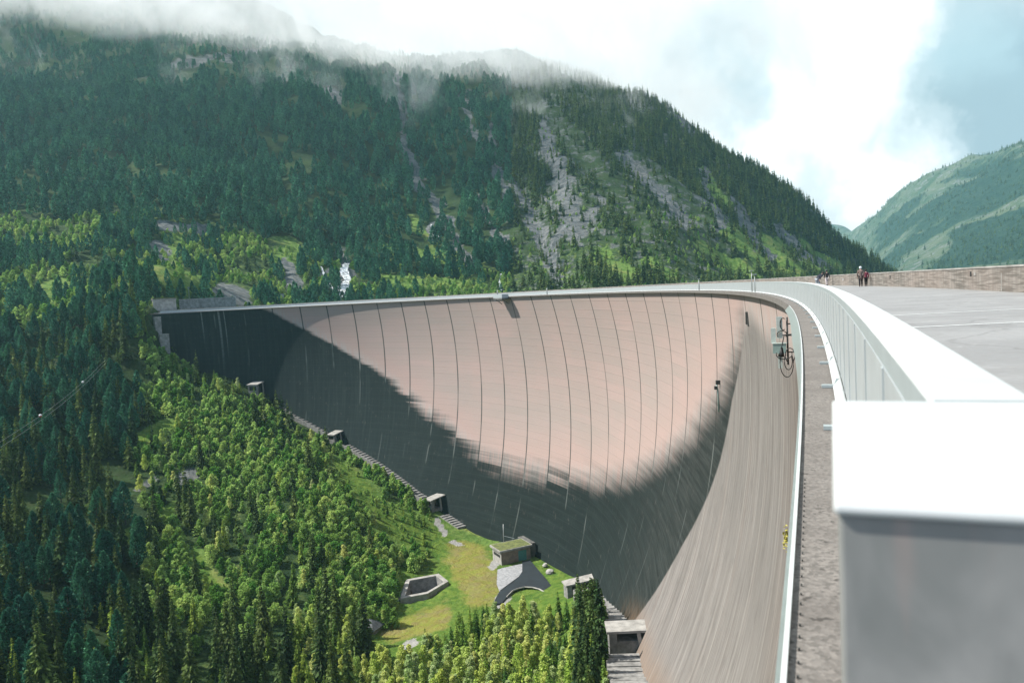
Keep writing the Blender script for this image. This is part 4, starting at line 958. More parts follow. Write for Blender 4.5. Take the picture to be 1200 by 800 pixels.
# material ropeway: two cables with marker balls over the forest on the left
A1, B1 = at(-60, 554, 135), at(124, 421, 330); A2, B2 = at(-60, 562, 133), at(125, 424, 330)
for A_, B_, lab in ((A1, B1, 'thin upper cable running up over the dark forest at the left edge'), (A2, B2, 'thin lower cable running up over the dark forest at the left edge')):
    mb = MB(); k = 40; pts = [A_ + (B_ - A_) * (i / k) - np.array([0, 0, 2.5 * math.sin(math.pi * i / k)]) for i in range(k + 1)]; mb.tube(pts, .032, 5)
    tag(mb.build('overhead_cable', M['tray_metal'], smooth=True), lab, 'cable', 'cables of the material ropeway')
def ball(px, py, r_, mats, label, red):
    f = min(max((px + 60) / 184., 0), 1); best = min(range(200), key=lambda i: abs(float(proj(A1 + (B1 - A1) * (i / 200.))[0]) - px)); P_ = A1 + (B1 - A1) * (best / 200.) - np.array([0, 0, 2.5 * math.sin(math.pi * best / 200.)])
    t = thing('marker_ball', label, 'marker ball', tuple(map(float, P_)))
    for nm, z0, m_ in (('upper_half', 0, mats[0]), ('lower_half', 1, mats[1])):
        bm = bmesh.new(); bmesh.ops.create_uvsphere(bm, u_segments=16, v_segments=10, radius=r_); bmesh.ops.bisect_plane(bm, geom=bm.verts[:] + bm.edges[:] + bm.faces[:], plane_co=(0, 0, 0), plane_no=(0, 0, 1 if z0 else -1), clear_outer=True)
        me_ = bpy.data.meshes.new(nm); bm.to_mesh(me_); bm.free(); me_.materials.append(M[m_]); link(bpy.data.objects.new(nm, me_), t)
ball(47, 481, .42, ('white_paint', 'red_plastic'), 'red and white marker ball half way along the cable on the left', 1)
ball(96.5, 443, .42, ('white_paint', 'white_paint'), 'small white marker ball higher up the cable, over the dark trees', 0)

# torrent tumbling down behind the crest
def fall_mat():
    m, nt, b, out = mat('white_water'); g = NG(nt); p = g.pos()
    n = g.noise(p, .42, 6., .75, 1.); g.put(b.inputs['Base Color'], g.mix(g.ramp(n, .44, .56), (.15, .16, .16), (.74, .78, .80))); b.inputs['Roughness'].default_value = .5
    g.put(b.inputs['Normal'], g.bump(n, .8, .5)); return m
M['white_water'] = fall_mat()
def torrent(pts, widths, label):
    mb_ = MB(); rows = []
    q = []; 
    for i in range(len(pts) - 1):
        for u in np.linspace(0, 1, 7)[:-1]: q.append((pts[i][0] * (1 - u) + pts[i + 1][0] * u, pts[i][1] * (1 - u) + pts[i + 1][1] * u, widths[i] * (1 - u) + widths[i + 1] * u))
    q.append((*pts[-1], widths[-1])); nn = 5
    for (px, py, w) in q:
        for k in range(nn):
            jx = w * (k / (nn - 1) - .5) * (1 + .5 * (random.random() - .5)); p = pick(px + jx, py, 440.); n_ = ray(px, py) * -1.2
            rows.append(p + n_ / np.linalg.norm(n_) * 1.6 + np.array([0, 0, .9 + random.random() * .5]))
    mb_.add(rows, [(i * nn + k, i * nn + k + 1, (i + 1) * nn + k + 1, (i + 1) * nn + k) for i in range(len(q) - 1) for k in range(nn - 1)])
    o_ = mb_.build('water_cascade', M['white_water']); return tag(o_, label, 'water', kind='structure')
torrent([(408, 306), (403, 318), (408, 330), (402, 340), (404, 356)], [4, 10, 9, 17, 26], 'white torrent foaming down over boulders behind the crest of the dam')
torrent([(376, 314), (384, 332), (394, 350)], [2, 4, 6], 'thin side strand of the torrent running down pinkish boulders behind the crest')
torrent([(505, 264), (508, 272), (514, 280)], [2, 4, 2], 'small white waterfall high on the wooded slope')
torrent([(587, 322), (586, 332), (588, 342)], [2, 3, 4], 'thin white brook behind the crest near the dark balcony')
# ------------------------------------------------------------------ trees
def leaf_quads(C, D, Lq, Wq, rng):
    """diamond leaf sprays: centres C, long axis D (unit), half length, half width"""
    n_ = len(C); r_ = rng.normal(size=(n_, 3)); W = np.cross(D, r_); W /= np.linalg.norm(W, axis=1)[:, None] + 1e-9
    Lq = np.broadcast_to(Lq, (n_,))[:, None]; Wq = np.broadcast_to(Wq, (n_,))[:, None]
    V = np.stack([C - D * Lq, C + W * Wq - D * Lq * .1, C + D * Lq, C - W * Wq - D * Lq * .1], 1).reshape(-1, 3)
    return V
def unit(v): return v / (np.linalg.norm(v, axis=-1, keepdims=True) + 1e-9)
def quads_mesh(name, V, m_):
    return np_mesh(name, V, np.arange(len(V)).reshape(-1, 4), M[m_], False)
def spruce_crown(H, R, levels, nb, spr, seed, m_, sharp=.9, droop=.35, z0=.06):
    g_ = np.random.default_rng(seed); C = []; D = []; L = []; W = []
    for i in range(levels):
        f = (i + g_.random() * .5) / levels; z = H * (z0 + (1 - z0) * f); r = R * (1 - f) ** sharp * g_.uniform(.78, 1.12) + .04 * R
        for b in range(nb):
            if g_.random() < .08: continue
            a = 2 * math.pi * (b + g_.random() * .7) / nb + i * 1.9; rr = r * g_.uniform(.65, 1.1); lift = (.25 if f > .75 else -droop) * rr
            for k in range(spr):
                t_ = (k + .55 + g_.uniform(-.2, .2)) / spr; sd = (g_.random() - .5) * .5 * (1 - t_ * .4)
                c = (rr * t_ * math.cos(a + sd), rr * t_ * math.sin(a + sd), z + lift * t_ * t_ + g_.uniform(-.12, .12) * H / levels)
                C.append(c); D.append((math.cos(a + sd * 2.2), math.sin(a + sd * 2.2), -.35 - .4 * t_ + g_.uniform(-.25, .25) + (.7 if f > .85 else 0)))
                s_ = rr / spr; L.append(s_ * .95 + .05 * R); W.append((s_ * .52 + .035 * R) * g_.uniform(.7, 1.3))
    C.append((0, 0, H * .985)); D.append((0, 0, 1)); L.append(H * .03); W.append(R * .06)
    return leaf_quads(np.array(C), unit(np.array(D)), np.array(L), np.array(W), g_)
def pine_crown(H, R, n_, seed, q, z0=.12):
    """stone pine: dense egg-shaped crown of needle tufts with a bumpy outline"""
    g_ = np.random.default_rng(seed); th = g_.uniform(0, 2 * math.pi, n_); f = g_.random(n_) ** .85
    prof = np.sin(np.pi * np.clip(f, 0, 1) ** .62) ** .75 * .9 + .10 * (1 - f)
    lump = 1 + .28 * np.sin(3 * th + 9 * f + seed) * np.sin(7 * f + 2 * th)
    r = R * prof * lump * np.sqrt(g_.uniform(.45, 1., n_)); z = H * (z0 + (1 - z0) * f)
    C = np.stack([r * np.cos(th), r * np.sin(th), z], 1); D = unit(np.stack([np.cos(th), np.sin(th), .9 + 0 * th], 1) + g_.normal(size=(n_, 3)) * .45)
    return leaf_quads(C, D, q * g_.uniform(.7, 1.3, n_), q * .6, g_)
def broad_crown(H, R, nblob, n_, seed, q, z0=.15):
    """birch or alder: several uneven leaf clouds with gaps between them"""
    g_ = np.random.default_rng(seed); C = []; D = []
    for b in range(nblob):
        f = (b + .5) / nblob; a = b * 2.4 + g_.random(); rb = R * (.62 if nblob > 3 else .8) * g_.uniform(.6, 1.05) * (1.05 - .55 * f)
        c = np.array([R * .55 * (1 - .8 * f) * math.cos(a), R * .55 * (1 - .8 * f) * math.sin(a), H * (z0 + (1 - z0) * f * .86) + rb * .3]); k = int(n_ / nblob)
        d = unit(g_.normal(size=(k, 3))); rad_ = rb * g_.uniform(.55, 1.08, k)[:, None]
        C.append(c + d * rad_ * np.array([1, 1, 1.15])); D.append(unit(d + g_.normal(size=(k, 3)) * .8))
    C = np.concatenate(C); D = np.concatenate(D); C[:, 2] = np.maximum(C[:, 2], .05 * H)
    return leaf_quads(C, D, q * g_.uniform(.6, 1.3, len(C)), q * .62, g_)
def trunk_mesh(name, H, r, m_, limbs, seed, bend=.02):
    g_ = random.Random(seed); mb_ = MB(); top = .93 * H
    pts = [(g_.uniform(-1, 1) * bend * H * (i > 0), g_.uniform(-1, 1) * bend * H * (i > 0), -1.2 + (top + 1.2) * i / 5) for i in range(6)]
    mb_.tube(pts, [r * (1 - .17 * i) for i in range(6)], 6)
    for k in range(limbs):
        f = .2 + .65 * k / max(1, limbs); a = k * 2.4; z = H * f; l = H * .16 * (1.15 - f)
        mb_.tube([(0, 0, z), (l * .6 * math.cos(a), l * .6 * math.sin(a), z + l * .35), (l * math.cos(a), l * math.sin(a), z + l * .8)], [r * .35, r * .22, r * .08], 4)
    return mb_.mesh(name, M[m_], True)

# prototypes: (crown mesh, trunk mesh, height), near ones detailed, far ones light
def proto(kind, i, near):
    if kind == 'spruce_tree':
        H = 20.; R = (3.3, 2.8, 3.7)[i]
        V = spruce_crown(H, R, 34 if near else 17, 9 if near else 6, 4 if near else 2, 100 + i, 'x', .85)
        return quads_mesh('crown', V, 'spruce_needles'), trunk_mesh('trunk', H, .28, 'bark', 0, i, .003), H
    if kind == 'young_spruce':
        H = 9.; R = (1.5, 1.2, 1.8)[i]
        V = spruce_crown(H, R, 22 if near else 12, 8 if near else 6, 3 if near else 2, 200 + i, 'x', .8, .15)
        return quads_mesh('crown', V, 'young_needles'), trunk_mesh('trunk', H, .13, 'bark', 0, i, .003), H
    if kind == 'stone_pine':
        H = 16.; R = (2.9, 3.4, 2.6)[i]
        V = pine_crown(H, R, 1100 if near else 330, 300 + i, .50 if near else .85)
        return quads_mesh('crown', V, 'pine_needles'), trunk_mesh('trunk', H, .3, 'bark', 0, i, .005), H
    if kind == 'birch_tree':
        H = 10.; R = (2.3, 1.9, 2.6)[i]
        V = broad_crown(H, R, 9, 1700 if near else 420, 400 + i, .26 if near else .50)
        return quads_mesh('crown', V, ('birch_leaves', 'silver_leaves', 'birch_leaves')[i]), trunk_mesh('trunk', H, .13, 'pale_bark', 7, i), H
    H = 6.; R = (2.4, 2.9, 2.1)[i]
    V = broad_crown(H, R, (5, 7, 6)[i], 1300 if near else 380, 500 + i, .28 if near else .50, .05)
    return quads_mesh('crown', V, 'alder_leaves'), trunk_mesh('trunk', H, .12, 'bark', 6, i), H
KINDS = ['spruce_tree', 'young_spruce', 'stone_pine', 'birch_tree', 'alder_bush']
NEAR = {k: [proto(k, i, True) for i in range(3)] for k in KINDS}
FAR = {k: [proto(k, i, False) for i in range(3)] for k in KINDS}
BASEH = {k: NEAR[k][0][2] for k in KINDS}

# candidate places on the ground
def jgrid(x0, x1, y0, y1, c):
    gx, gy = np.meshgrid(np.arange(x0, x1, c), np.arange(y0, y1, c)); gx = gx.ravel(); gy = gy.ravel()
    return gx + RNG.uniform(-.48, .48, len(gx)) * c, gy + RNG.uniform(-.48, .48, len(gy)) * c
xa, ya = jgrid(-420, 60, 120, 445, 2.7); xb, yb = jgrid(-1050, -420, 120, 445, 6.); xc, yc = jgrid(-1050, 700, 445, 760, 5.0); xd, yd = jgrid(-1050, 980, 760, 1620, 6.3)
cx_ = np.r_[xa, xb, xc, xd]; cy_ = np.r_[ya, yb, yc, yd]; cell = np.r_[0 * xa + 2.7, 0 * xb + 6., 0 * xc + 5., 0 * xd + 6.3]
cz_ = height(cx_, cy_)
px_, py_, dz_ = proj(np.stack([cx_, cy_, cz_], -1))
ok = (dz_ > 100) & (px_ > -110) & (px_ < 1060) & (py_ < 1050) & (py_ > -25)
cx_, cy_, cz_, cell, px_, py_, dz_ = [q[ok] for q in (cx_, cy_, cz_, cell, px_, py_, dz_)]
S_, L_ = lateral(np.stack([cx_, cy_], -1))
up_ = ((L_ > 4) & (S_ < 575)) | (cy_ > 455)
rock_, gr_, ol_, gv_, _, _ = masks(cx_, cy_, cz_, up_)
N_ = len(cx_); kind = np.full(N_, -1); hgt = np.zeros(N_)
u = RNG.random(N_); u2 = RNG.random(N_); u3 = RNG.random(N_)
patch = fnoise(cx_ / 45, cy_ / 45, 81, 3); patch2 = fnoise(cx_ / 18, cy_ / 18, 91, 3)
dens = lambda per: cell ** 2 / per                                            # chance that gives one tree per so many square metres
def put(sel, k, p, h0, h1):
    s_ = sel & (kind < 0) & (RNG.random(N_) < p); kind[s_] = k; hgt[s_] = RNG.uniform(h0, h1, s_.sum())
SPR, YNG, PIN, BIR, ALD = range(5)
free = (rock_ < .45) & (gr_ < .5)
wall_gap = (L_ < -6) | (S_ > 570) | up_
# upstream slope, high forest of stone pines
A = up_ & (px_ < 600) & (cy_ > 690)
put(A & free & (py_ > 100) & (patch2 > .36), PIN, dens(80), 11, 23)
put(A & free & (py_ <= 100), PIN, dens(62) * (.25 + 1.1 * (patch > .5)), 8, 15)
put(A & (rock_ >= .45), PIN, dens(300), 8, 12)
# lower belt behind the crest
Bz = up_ & (px_ < 600) & (cy_ <= 690)
put(Bz & free & (patch > .53), PIN, dens(45), 9, 16); put(Bz & free & (patch2 > .38), ALD, dens(19), 3., 7.5); put(Bz & (gr_ >= .5), ALD, dens(55), 2, 5.5); put(Bz & (gr_ >= .5) & (patch > .5), PIN, dens(150), 6, 11)
put(Bz & free, SPR, dens(230), 9, 17)
# rocky spur: trees in bands that run down the slope
E_ = up_ & (px_ >= 600)
band = fnoise((cx_ + .25 * cy_) / 42, (cy_ - .4 * cx_) / 230, 95, 3)
put(E_ & free & (band > .485), SPR, dens(52), 11, 22); put(E_ & free & (band > .40), SPR, dens(110), 9, 19); put(E_ & free, SPR, dens(210), 8, 17); put(E_ & (rock_ >= .45), SPR, dens(200), 5, 13); put(E_ & (rock_ >= .45), ALD, dens(200), 2, 4)
put(E_ & free & (cy_ > 950) & (px_ > 700), SPR, dens(60), 11, 18); put(E_ & (gr_ >= .5), SPR, dens(330), 8, 16); put(E_ & (gr_ >= .5), ALD, dens(150), 1.5, 4); put(E_ & free & (py_ > 230), ALD, dens(120), 2.5, 5)
# slope below the left end of the dam
dn = ~up_ & wall_gap
C_ = dn & (px_ < 165 + 40 * (patch - .5)) & (py_ > 335)
put(C_ & free & (patch2 > .40), PIN, dens(48), 11, 18); put(C_ & free & (patch2 > .36), SPR, dens(85), 13, 22); put(C_ & (gr_ >= .5), ALD, dens(70), 2, 4.5)
D_ = dn & (px_ >= 165 + 40 * (patch - .5)) & (py_ > 330) & (py_ < 735) & (px_ < 600)
lowgrass = (gr_ > .45) & (px_ > 300)
put(D_ & free & (patch > .61) & (py_ > 470) & (px_ < 440), SPR, dens(60), 11, 18)
put(D_ & free & ~lowgrass & (px_ < 500) & (ol_ < .2), ALD, dens(15) * (.35 + 1.3 * (patch2 > .42)), 3., 7.5)
put(D_ & free & ~lowgrass & (px_ < 480), BIR, dens(110), 5, 9); put(D_ & free & ~lowgrass & (px_ < 450), YNG, dens(130), 6, 11); put(D_ & free & ~lowgrass & (px_ < 440), SPR, dens(210), 9, 17); put(D_ & ~free & (px_ < 330), ALD, dens(60), 2, 4)
put(D_ & lowgrass & (px_ < 505) & (py_ < 690) & (patch2 > .42), ALD, dens(16), 1.2, 3.4); put(D_ & lowgrass & (px_ < 500) & (py_ < 640) & (patch2 > .58), YNG, dens(45), 3.5, 7)
put(D_ & (px_ > 365) & (px_ < 462) & (py_ > 640), ALD, dens(8), 4, 7.5)
# tall spruces at the bottom, plantation to their right
lowleft = dn & (py_ >= 735) & (px_ < 432)
put(lowleft & (patch2 > .38), SPR, dens(75), 15, 23); put(lowleft, YNG, dens(60), 6, 12); put(lowleft & (px_ > 330), BIR, dens(40), 6, 10); put(lowleft, ALD, dens(60), 3, 6)
edge = np.interp(px_, [400, 432, 470, 520, 555, 600, 660, 700, 712], [800, 796, 788, 764, 738, 726, 728, 740, 750])
G_ = dn & (py_ >= edge) & (px_ >= 432) & (px_ < 712) & (S_ > 60)
put(G_ & (px_ > 676) & (px_ < 708), SPR, dens(14), 13, 18)
put(G_ & (patch2 > .5), BIR, dens(15), 6.5, 11.5); put(G_, YNG, dens(17), 5, 12); put(G_, BIR, dens(40), 4.5, 9.5)
put(dn & (py_ > 735) & (px_ >= 700) & (px_ < 722) & (L_ < -9), ALD, dens(14), 1.5, 3)
# nothing grows on the works
works = inside(cx_, cy_, [c_ + (q - c_) * 1.25 for q in O]) | (np.hypot(cx_ - bm_[0][3] - 6 * ex[0], cy_ - bm_[1][3] - 6 * ex[1]) < 13)
for poly_ in ([(583, 662), (629, 650), (672, 712), (652, 716), (577, 712)],):
    works |= inside(cx_, cy_, [on_plane(a_, b_, ZF)[:2] for a_, b_ in poly_])
kind[works & (kind != -1)] = -1
kind[dn & (L_ > -8) & (S_ < 262)] = -1
kind[dn & (L_ > -8.5) & (S_ < 545)] = -1; kind[dn & (L_ > -14) & (S_ > 378) & (S_ < 485) & (hgt > 2.5)] = -1; kind[dn & (L_ > -5) & (S_ < 567)] = -1

idx = np.nonzero(kind >= 0)[0]
size = hgt / dz_ * 900
inframe = (px_ > -20) & (px_ < 1210) & (py_ - size > -10) & (py_ - size < 792)
ORDER = idx[np.argsort(-size[idx])]
solo = {k: [] for k in range(5)}; rest_ = {k: [] for k in range(5)}
for i in ORDER:
    k = kind[i]
    (solo if inframe[i] and len(solo[k]) < 290 else rest_)[k].append(i)

LAB = {SPR: ('spruce', 'dark spruce'), YNG: ('spruce', 'young spruce'), PIN: ('pine', 'round-topped pine'), BIR: ('birch', 'pale birch'), ALD: ('bush', 'bright bush')}
def where(i):
    x, y = px_[i], py_[i]; top = y - size[i]
    if up_[i]:
        if x < 190: return 'on the slope above the left end of the dam'
        if x < 330: return 'behind the shaded left part of the dam crest'
        if x < 470: return 'beside the white torrent behind the crest'
        if x < 600: return 'behind the crest left of the dark balcony'
        if x < 720: return 'behind the crest right of the dark balcony'
        if x < 850: return 'below the bare rock face behind the crest'
        return 'on the grassy foot of the rocky spur'
    if x > 672 and y > 735: return 'in the tall row beside the pale walkway'
    if x > 560 and y > 735: return 'in the plantation below the dark road'
    if x > 432 and y > 735: return 'in the plantation below the yellow grass'
    if y > 800: return 'in the lowest rows along the bottom edge' + (', under the left corner' if x < 150 else ', left of the grey hut' if x > 290 else ', between corner and hut')
    if x < 90: return 'in the dark stand at the left edge, ' + ('below the cables' if y > 520 else 'above the cables')
    if x < 175: return 'on the dark slope right of the cables, ' + ('low down' if y > 640 else 'halfway up' if y > 500 else 'near the dam end')
    if y < 500: return 'on the bright slope just under the left end of the wall'
    if x > 330 and y < 640: return 'on the grass slope beside the stepped walkway'
    if x > 330: return 'in the dark hollow left of the concrete basin'
    return 'in the middle of the bright shrub slope' if y < 620 else 'low on the bright shrub slope'
def tall(i, k):
    h_ = hgt[i] / BASEH[KINDS[k]]
    return 'tall ' if h_ > .92 else 'middling ' if h_ > .72 else 'short '
PXY = []
for k in range(5):
    nm = KINDS[k]
    for j, i in enumerate(solo[k]):
        cm, tm, H0 = NEAR[nm][int(u2[i] * 2.999)]; sc = hgt[i] / H0
        wh = where(i); lab = tall(i, k) + LAB[k][1] + ' ' + wh
        t = bpy.data.objects.new(nm, None); t.empty_display_size = .3
        t.location = (cx_[i], cy_[i], cz_[i]); t.rotation_euler = (0, 0, u3[i] * 6.28); t.scale = (sc * (.9 + .25 * u[i]),) * 2 + (sc,)
        link(t); tag(t, lab, LAB[k][0], tall(i, k) + LAB[k][1] + ' group ' + wh)
        link(bpy.data.objects.new('trunk', tm), t); link(bpy.data.objects.new('crown', cm), t)

def forest(name, items, label, cat):
    """the many small far trees of the slopes, one mass"""
    if not items: return
    sel = np.array([i for i, _ in items]); var = np.array([v for _, v in items], np.int32)
    protos = []
    for v in range(15):
        cm, tm, H0 = FAR[KINDS[v // 3]][v % 3]
        protos.append((bpy.data.objects.new('far_' + KINDS[v // 3], cm), H0))
    me_ = bpy.data.meshes.new(name); me_.vertices.add(len(sel)); me_.vertices.foreach_set('co', np.stack([cx_[sel], cy_[sel], cz_[sel] - .3], 1).astype(np.float32).ravel())
    H0s = np.array([protos[v][1] for v in var]); scz = hgt[sel] / H0s
    S3 = np.stack([scz * (.9 + .25 * u[sel]), scz * (.9 + .25 * u[sel]), scz], 1).astype(np.float32); R3 = np.stack([0 * scz, 0 * scz, u3[sel] * 6.28], 1).astype(np.float32)
    a = me_.attributes.new('scl', 'FLOAT_VECTOR', 'POINT'); a.data.foreach_set('vector', S3.ravel())
    a = me_.attributes.new('rot', 'FLOAT_VECTOR', 'POINT'); a.data.foreach_set('vector', R3.ravel())
    a = me_.attributes.new('var', 'INT', 'POINT'); a.data.foreach_set('value', var)
    o_ = link(bpy.data.objects.new(name, me_)); tag(o_, label, cat, kind='stuff')
    ng = bpy.data.node_groups.new(name, 'GeometryNodeTree')
    ng.interface.new_socket('Geometry', in_out='INPUT', socket_type='NodeSocketGeometry'); ng.interface.new_socket('Geometry', in_out='OUTPUT', socket_type='NodeSocketGeometry')
    Nn = ng.nodes; Lk = ng.links; gi = Nn.new('NodeGroupInput'); go = Nn.new('NodeGroupOutput'); jn = Nn.new('GeometryNodeJoinGeometry')
    def named(nm_, ty):
        q = Nn.new('GeometryNodeInputNamedAttribute'); q.data_type = ty; q.inputs['Name'].default_value = nm_; return q.outputs['Attribute']
    sc_, ro_, va_ = named('scl', 'FLOAT_VECTOR'), named('rot', 'FLOAT_VECTOR'), named('var', 'INT')
    er = Nn.new('FunctionNodeEulerToRotation'); Lk.new(ro_, er.inputs[0])
    for v in sorted(set(var.tolist())):
        cmp_ = Nn.new('FunctionNodeCompare'); cmp_.data_type = 'INT'; cmp_.operation = 'EQUAL'
        Lk.new(va_, cmp_.inputs[2]); cmp_.inputs[3].default_value = v
        ip = Nn.new('GeometryNodeInstanceOnPoints'); oi = Nn.new('GeometryNodeObjectInfo'); oi.inputs['Object'].default_value = protos[v][0]
        Lk.new(gi.outputs[0], ip.inputs['Points']); Lk.new(cmp_.outputs[0], ip.inputs['Selection']); Lk.new(oi.outputs['Geometry'], ip.inputs['Instance'])
        Lk.new(er.outputs[0], ip.inputs['Rotation']); Lk.new(sc_, ip.inputs['Scale']); Lk.new(ip.outputs[0], jn.inputs[0])
    Lk.new(jn.outputs[0], go.inputs[0]); md = o_.modifiers.new('scatter', 'NODES'); md.node_group = ng
pick_v = lambda k, i: (i, 3 * k + int(u2[i] * 2.999))
forest('conifer_forest', [pick_v(k, i) for k in (SPR, YNG, PIN) for i in rest_[k]], 'dense dark conifer forest covering the mountain slopes behind the dam', 'forest')
forest('shrub_thicket', [pick_v(k, i) for k in (BIR, ALD) for i in rest_[k]], 'light green thicket of birch and alder scrub between the conifers', 'thicket')
print('TREES', {KINDS[k]: (len(solo[k]), len(rest_[k])) for k in range(5)})

# distant wood on the far flank
fxr = RNG.uniform(500, 4200, 60000); fyr = RNG.uniform(1500, 5200, 60000)
fi = np.clip(np.searchsorted(fx, fxr) - 1, 0, len(fx) - 2); fj = np.clip(np.searchsorted(fy, fyr) - 1, 0, len(fy) - 2); fz_ = FZ[fj, fi]
qx, qy, qz = proj(np.stack([fxr, fyr, fz_], -1)); keep = (qx > 980) & (qx < 1290) & (fz_ > -5) & (RNG.random(60000) < ftr[fj, fi] * .9 + .03)
fxr, fyr, fz_ = fxr[keep][:14000], fyr[keep][:14000], fz_[keep][:14000]
n0 = len(cx_); m_ = len(fxr)
cx_ = np.r_[cx_, fxr]; cy_ = np.r_[cy_, fyr]; cz_ = np.r_[cz_, fz_ - 3]; hgt = np.r_[hgt, RNG.uniform(14, 24, m_)]; u = np.r_[u, RNG.random(m_) + .6]; u3 = np.r_[u3, RNG.random(m_)]
forest('distant_wood', [(n0 + i, int(RNG.integers(0, 3))) for i in range(m_)], 'distant hazy wood on the far mountain flank', 'forest')
# ------------------------------------------------------------------ people on the crest
def skin_obj(name, verts, edges, radii, m_, parent, sub=2, root=0):
    me_ = bpy.data.meshes.new(name); me_.from_pydata([tuple(v) for v in verts], edges, []); me_.materials.append(m_)
    o_ = link(bpy.data.objects.new(name, me_), parent); md = o_.modifiers.new('skin', 'SKIN')
    for i, r_ in enumerate(radii):
        d = me_.skin_vertices[0].data[i]; d.radius = (r_, r_) if not isinstance(r_, tuple) else r_; d.use_root = i == root
    sb = o_.modifiers.new('sub', 'SUBSURF'); sb.levels = sb.render_levels = sub; md.use_smooth_shade = True
    return o_
def person(s_, o_, face, label, jacket, trousers, hair, bend=0., H=1.74, stride=.16, long_coat=False, arms=.12, hat=None):
    """figure at arc s, offset o; face = heading in degrees; bend leans the trunk forward"""
    p = rail(s_, o_, 0.); k = H / 1.74
    t = thing('person', label, 'person', tuple(map(float, p)), -rad(face)); t.scale = (k, k, k)
    cb, sb_ = math.cos(bend), math.sin(bend)
    def T(x, y, z):                                            # trunk point, leaning about the hips (z .92)
        dz = z - .92; return (x, y * cb + dz * sb_, .92 + dz * cb - y * sb_)
    hip = (0, 0, .92); V = [hip, T(0, 0, 1.12), T(0, .01, 1.36), T(0, 0, 1.47), T(0, .02, 1.55), T(0, .03, 1.66)]
    R = [.13, .125, .145, .06, .058, .098]; E_ = [(0, 1), (1, 2), (2, 3), (3, 4), (4, 5)]
    joints = {}
    for sx in (-1, 1):
        st = stride * sx; n_ = len(V)
        V += [(.095 * sx, 0, .88), (.10 * sx, st * .55 + .03, .49), (.10 * sx, st, .09), (.11 * sx, st + .16, .035)]; R += [.10, .068, .045, .042]; E_ += [(0, n_), (n_, n_ + 1), (n_ + 1, n_ + 2), (n_ + 2, n_ + 3)]
        joints['leg', sx] = V[n_:n_ + 3]
        n_ = len(V); dy = -arms * sx
        sh, el, wr, hd = T(.19 * sx, 0, 1.40), T(.25 * sx, dy * .6 - .02, 1.13), T(.25 * sx, dy + .08, .90), T(.25 * sx, dy + .12, .81)
        V += [sh, el, wr, hd]; R += [.062, .047, .035, .034]; E_ += [(2, n_), (n_, n_ + 1), (n_ + 1, n_ + 2), (n_ + 2, n_ + 3)]
        joints['arm', sx] = (sh, el, wr)
        for f in range(4):                                     # fingers
            n_ = len(V); fx_ = hd[0] + (f - 1.5) * .012 * sx; V += [(fx_, hd[1] + .012 + (f - 1.5) * .016, hd[2] - .05), (fx_, hd[1] + .03 + (f - 1.5) * .016, hd[2] - .085 + .008 * abs(f - 1.5))]; R += [.009, .007]; E_ += [(n_ - 1 - 2 * f, n_), (n_, n_ + 1)]
        n_ = len(V); V += [(hd[0], hd[1] + .04, hd[2] - .015), (hd[0], hd[1] + .06, hd[2] - .045)]; R += [.010, .008]; E_ += [(n_ - 9, n_), (n_, n_ + 1)]
    skin_obj('body', V, E_, R, M['skin'], t)
    # jacket with sleeves
    hem = .62 if long_coat else .84
    V = [T(0, 0, 1.12), T(0, 0, 1.38), T(0, 0, 1.46), (0, .0, hem)]; R = [.165, .175, .085, .19 if long_coat else .17]; E_ = [(0, 1), (1, 2), (0, 3)]
    for sx in (-1, 1):
        n_ = len(V); V += list(joints['arm', sx]); R += [.085, .068, .055]; E_ += [(1, n_), (n_, n_ + 1), (n_ + 1, n_ + 2)]
    skin_obj('jacket', V, E_, R, M[jacket], t)
    V = [(0, 0, .93)]; R = [.15]; E_ = []
    for sx in (-1, 1):
        n_ = len(V); V += list(joints['leg', sx]); R += [.115, .085, .065]; E_ += [(0, n_), (n_, n_ + 1), (n_ + 1, n_ + 2)]
    skin_obj('trousers', V, E_, R, M[trousers], t)
    for sx in (-1, 1):
        a = joints['leg', sx][2]; skin_obj('shoe', [(a[0], a[1] - .06, .05), (a[0], a[1] + .07, .05), (a[0], a[1] + .19, .035)], [(0, 1), (1, 2)], [.055, .055, .042], M['black_cloth'], t)
    h = Vector(T(0, .03, 1.66))
    bm = bmesh.new(); bmesh.ops.create_uvsphere(bm, u_segments=14, v_segments=10, radius=.118)
    for v in bm.verts:
        if v.co.y > .04 and v.co.z < .05: v.co.y *= .55
        v.co += h + Vector((0, -.012, .022))
    me_ = bpy.data.meshes.new('hair'); bm.to_mesh(me_); bm.free(); me_.materials.append(M[hair]); link(bpy.data.objects.new('hair' if not hat else 'cap', me_), t)
    mb_ = MB(); mb_.tube([h + Vector((0, .085, .0)), h + Vector((0, .125, -.02))], [.013, .017], 6)
    link(bpy.data.objects.new('nose', mb_.mesh('nose', M['skin'])), t)
    return t
person(76.8, 7.75, 20, 'person in a long brown coat and dark trousers, taller of the walking pair', 'brown_cloth', 'black_cloth', 'white_cloth', 0, 1.80, .15, True, .10, hat=True)
person(77.6, 8.35, 14, 'person in a dark red jacket and dark trousers, shorter of the walking pair', 'red_cloth', 'black_cloth', 'dark_hair', 0, 1.52, .14)
person(95.9, 8.05, 10, 'person in a black jacket and pale trousers walking by the parapet', 'black_cloth', 'pale_cloth', 'dark_hair', .05, 1.76, .20)
person(71.0, 3.3, 75, 'person in a dark jacket and grey trousers bending forward behind the white railing', 'navy_cloth', 'grey_cloth', 'dark_hair', .85, 1.74, .10, arms=.02)

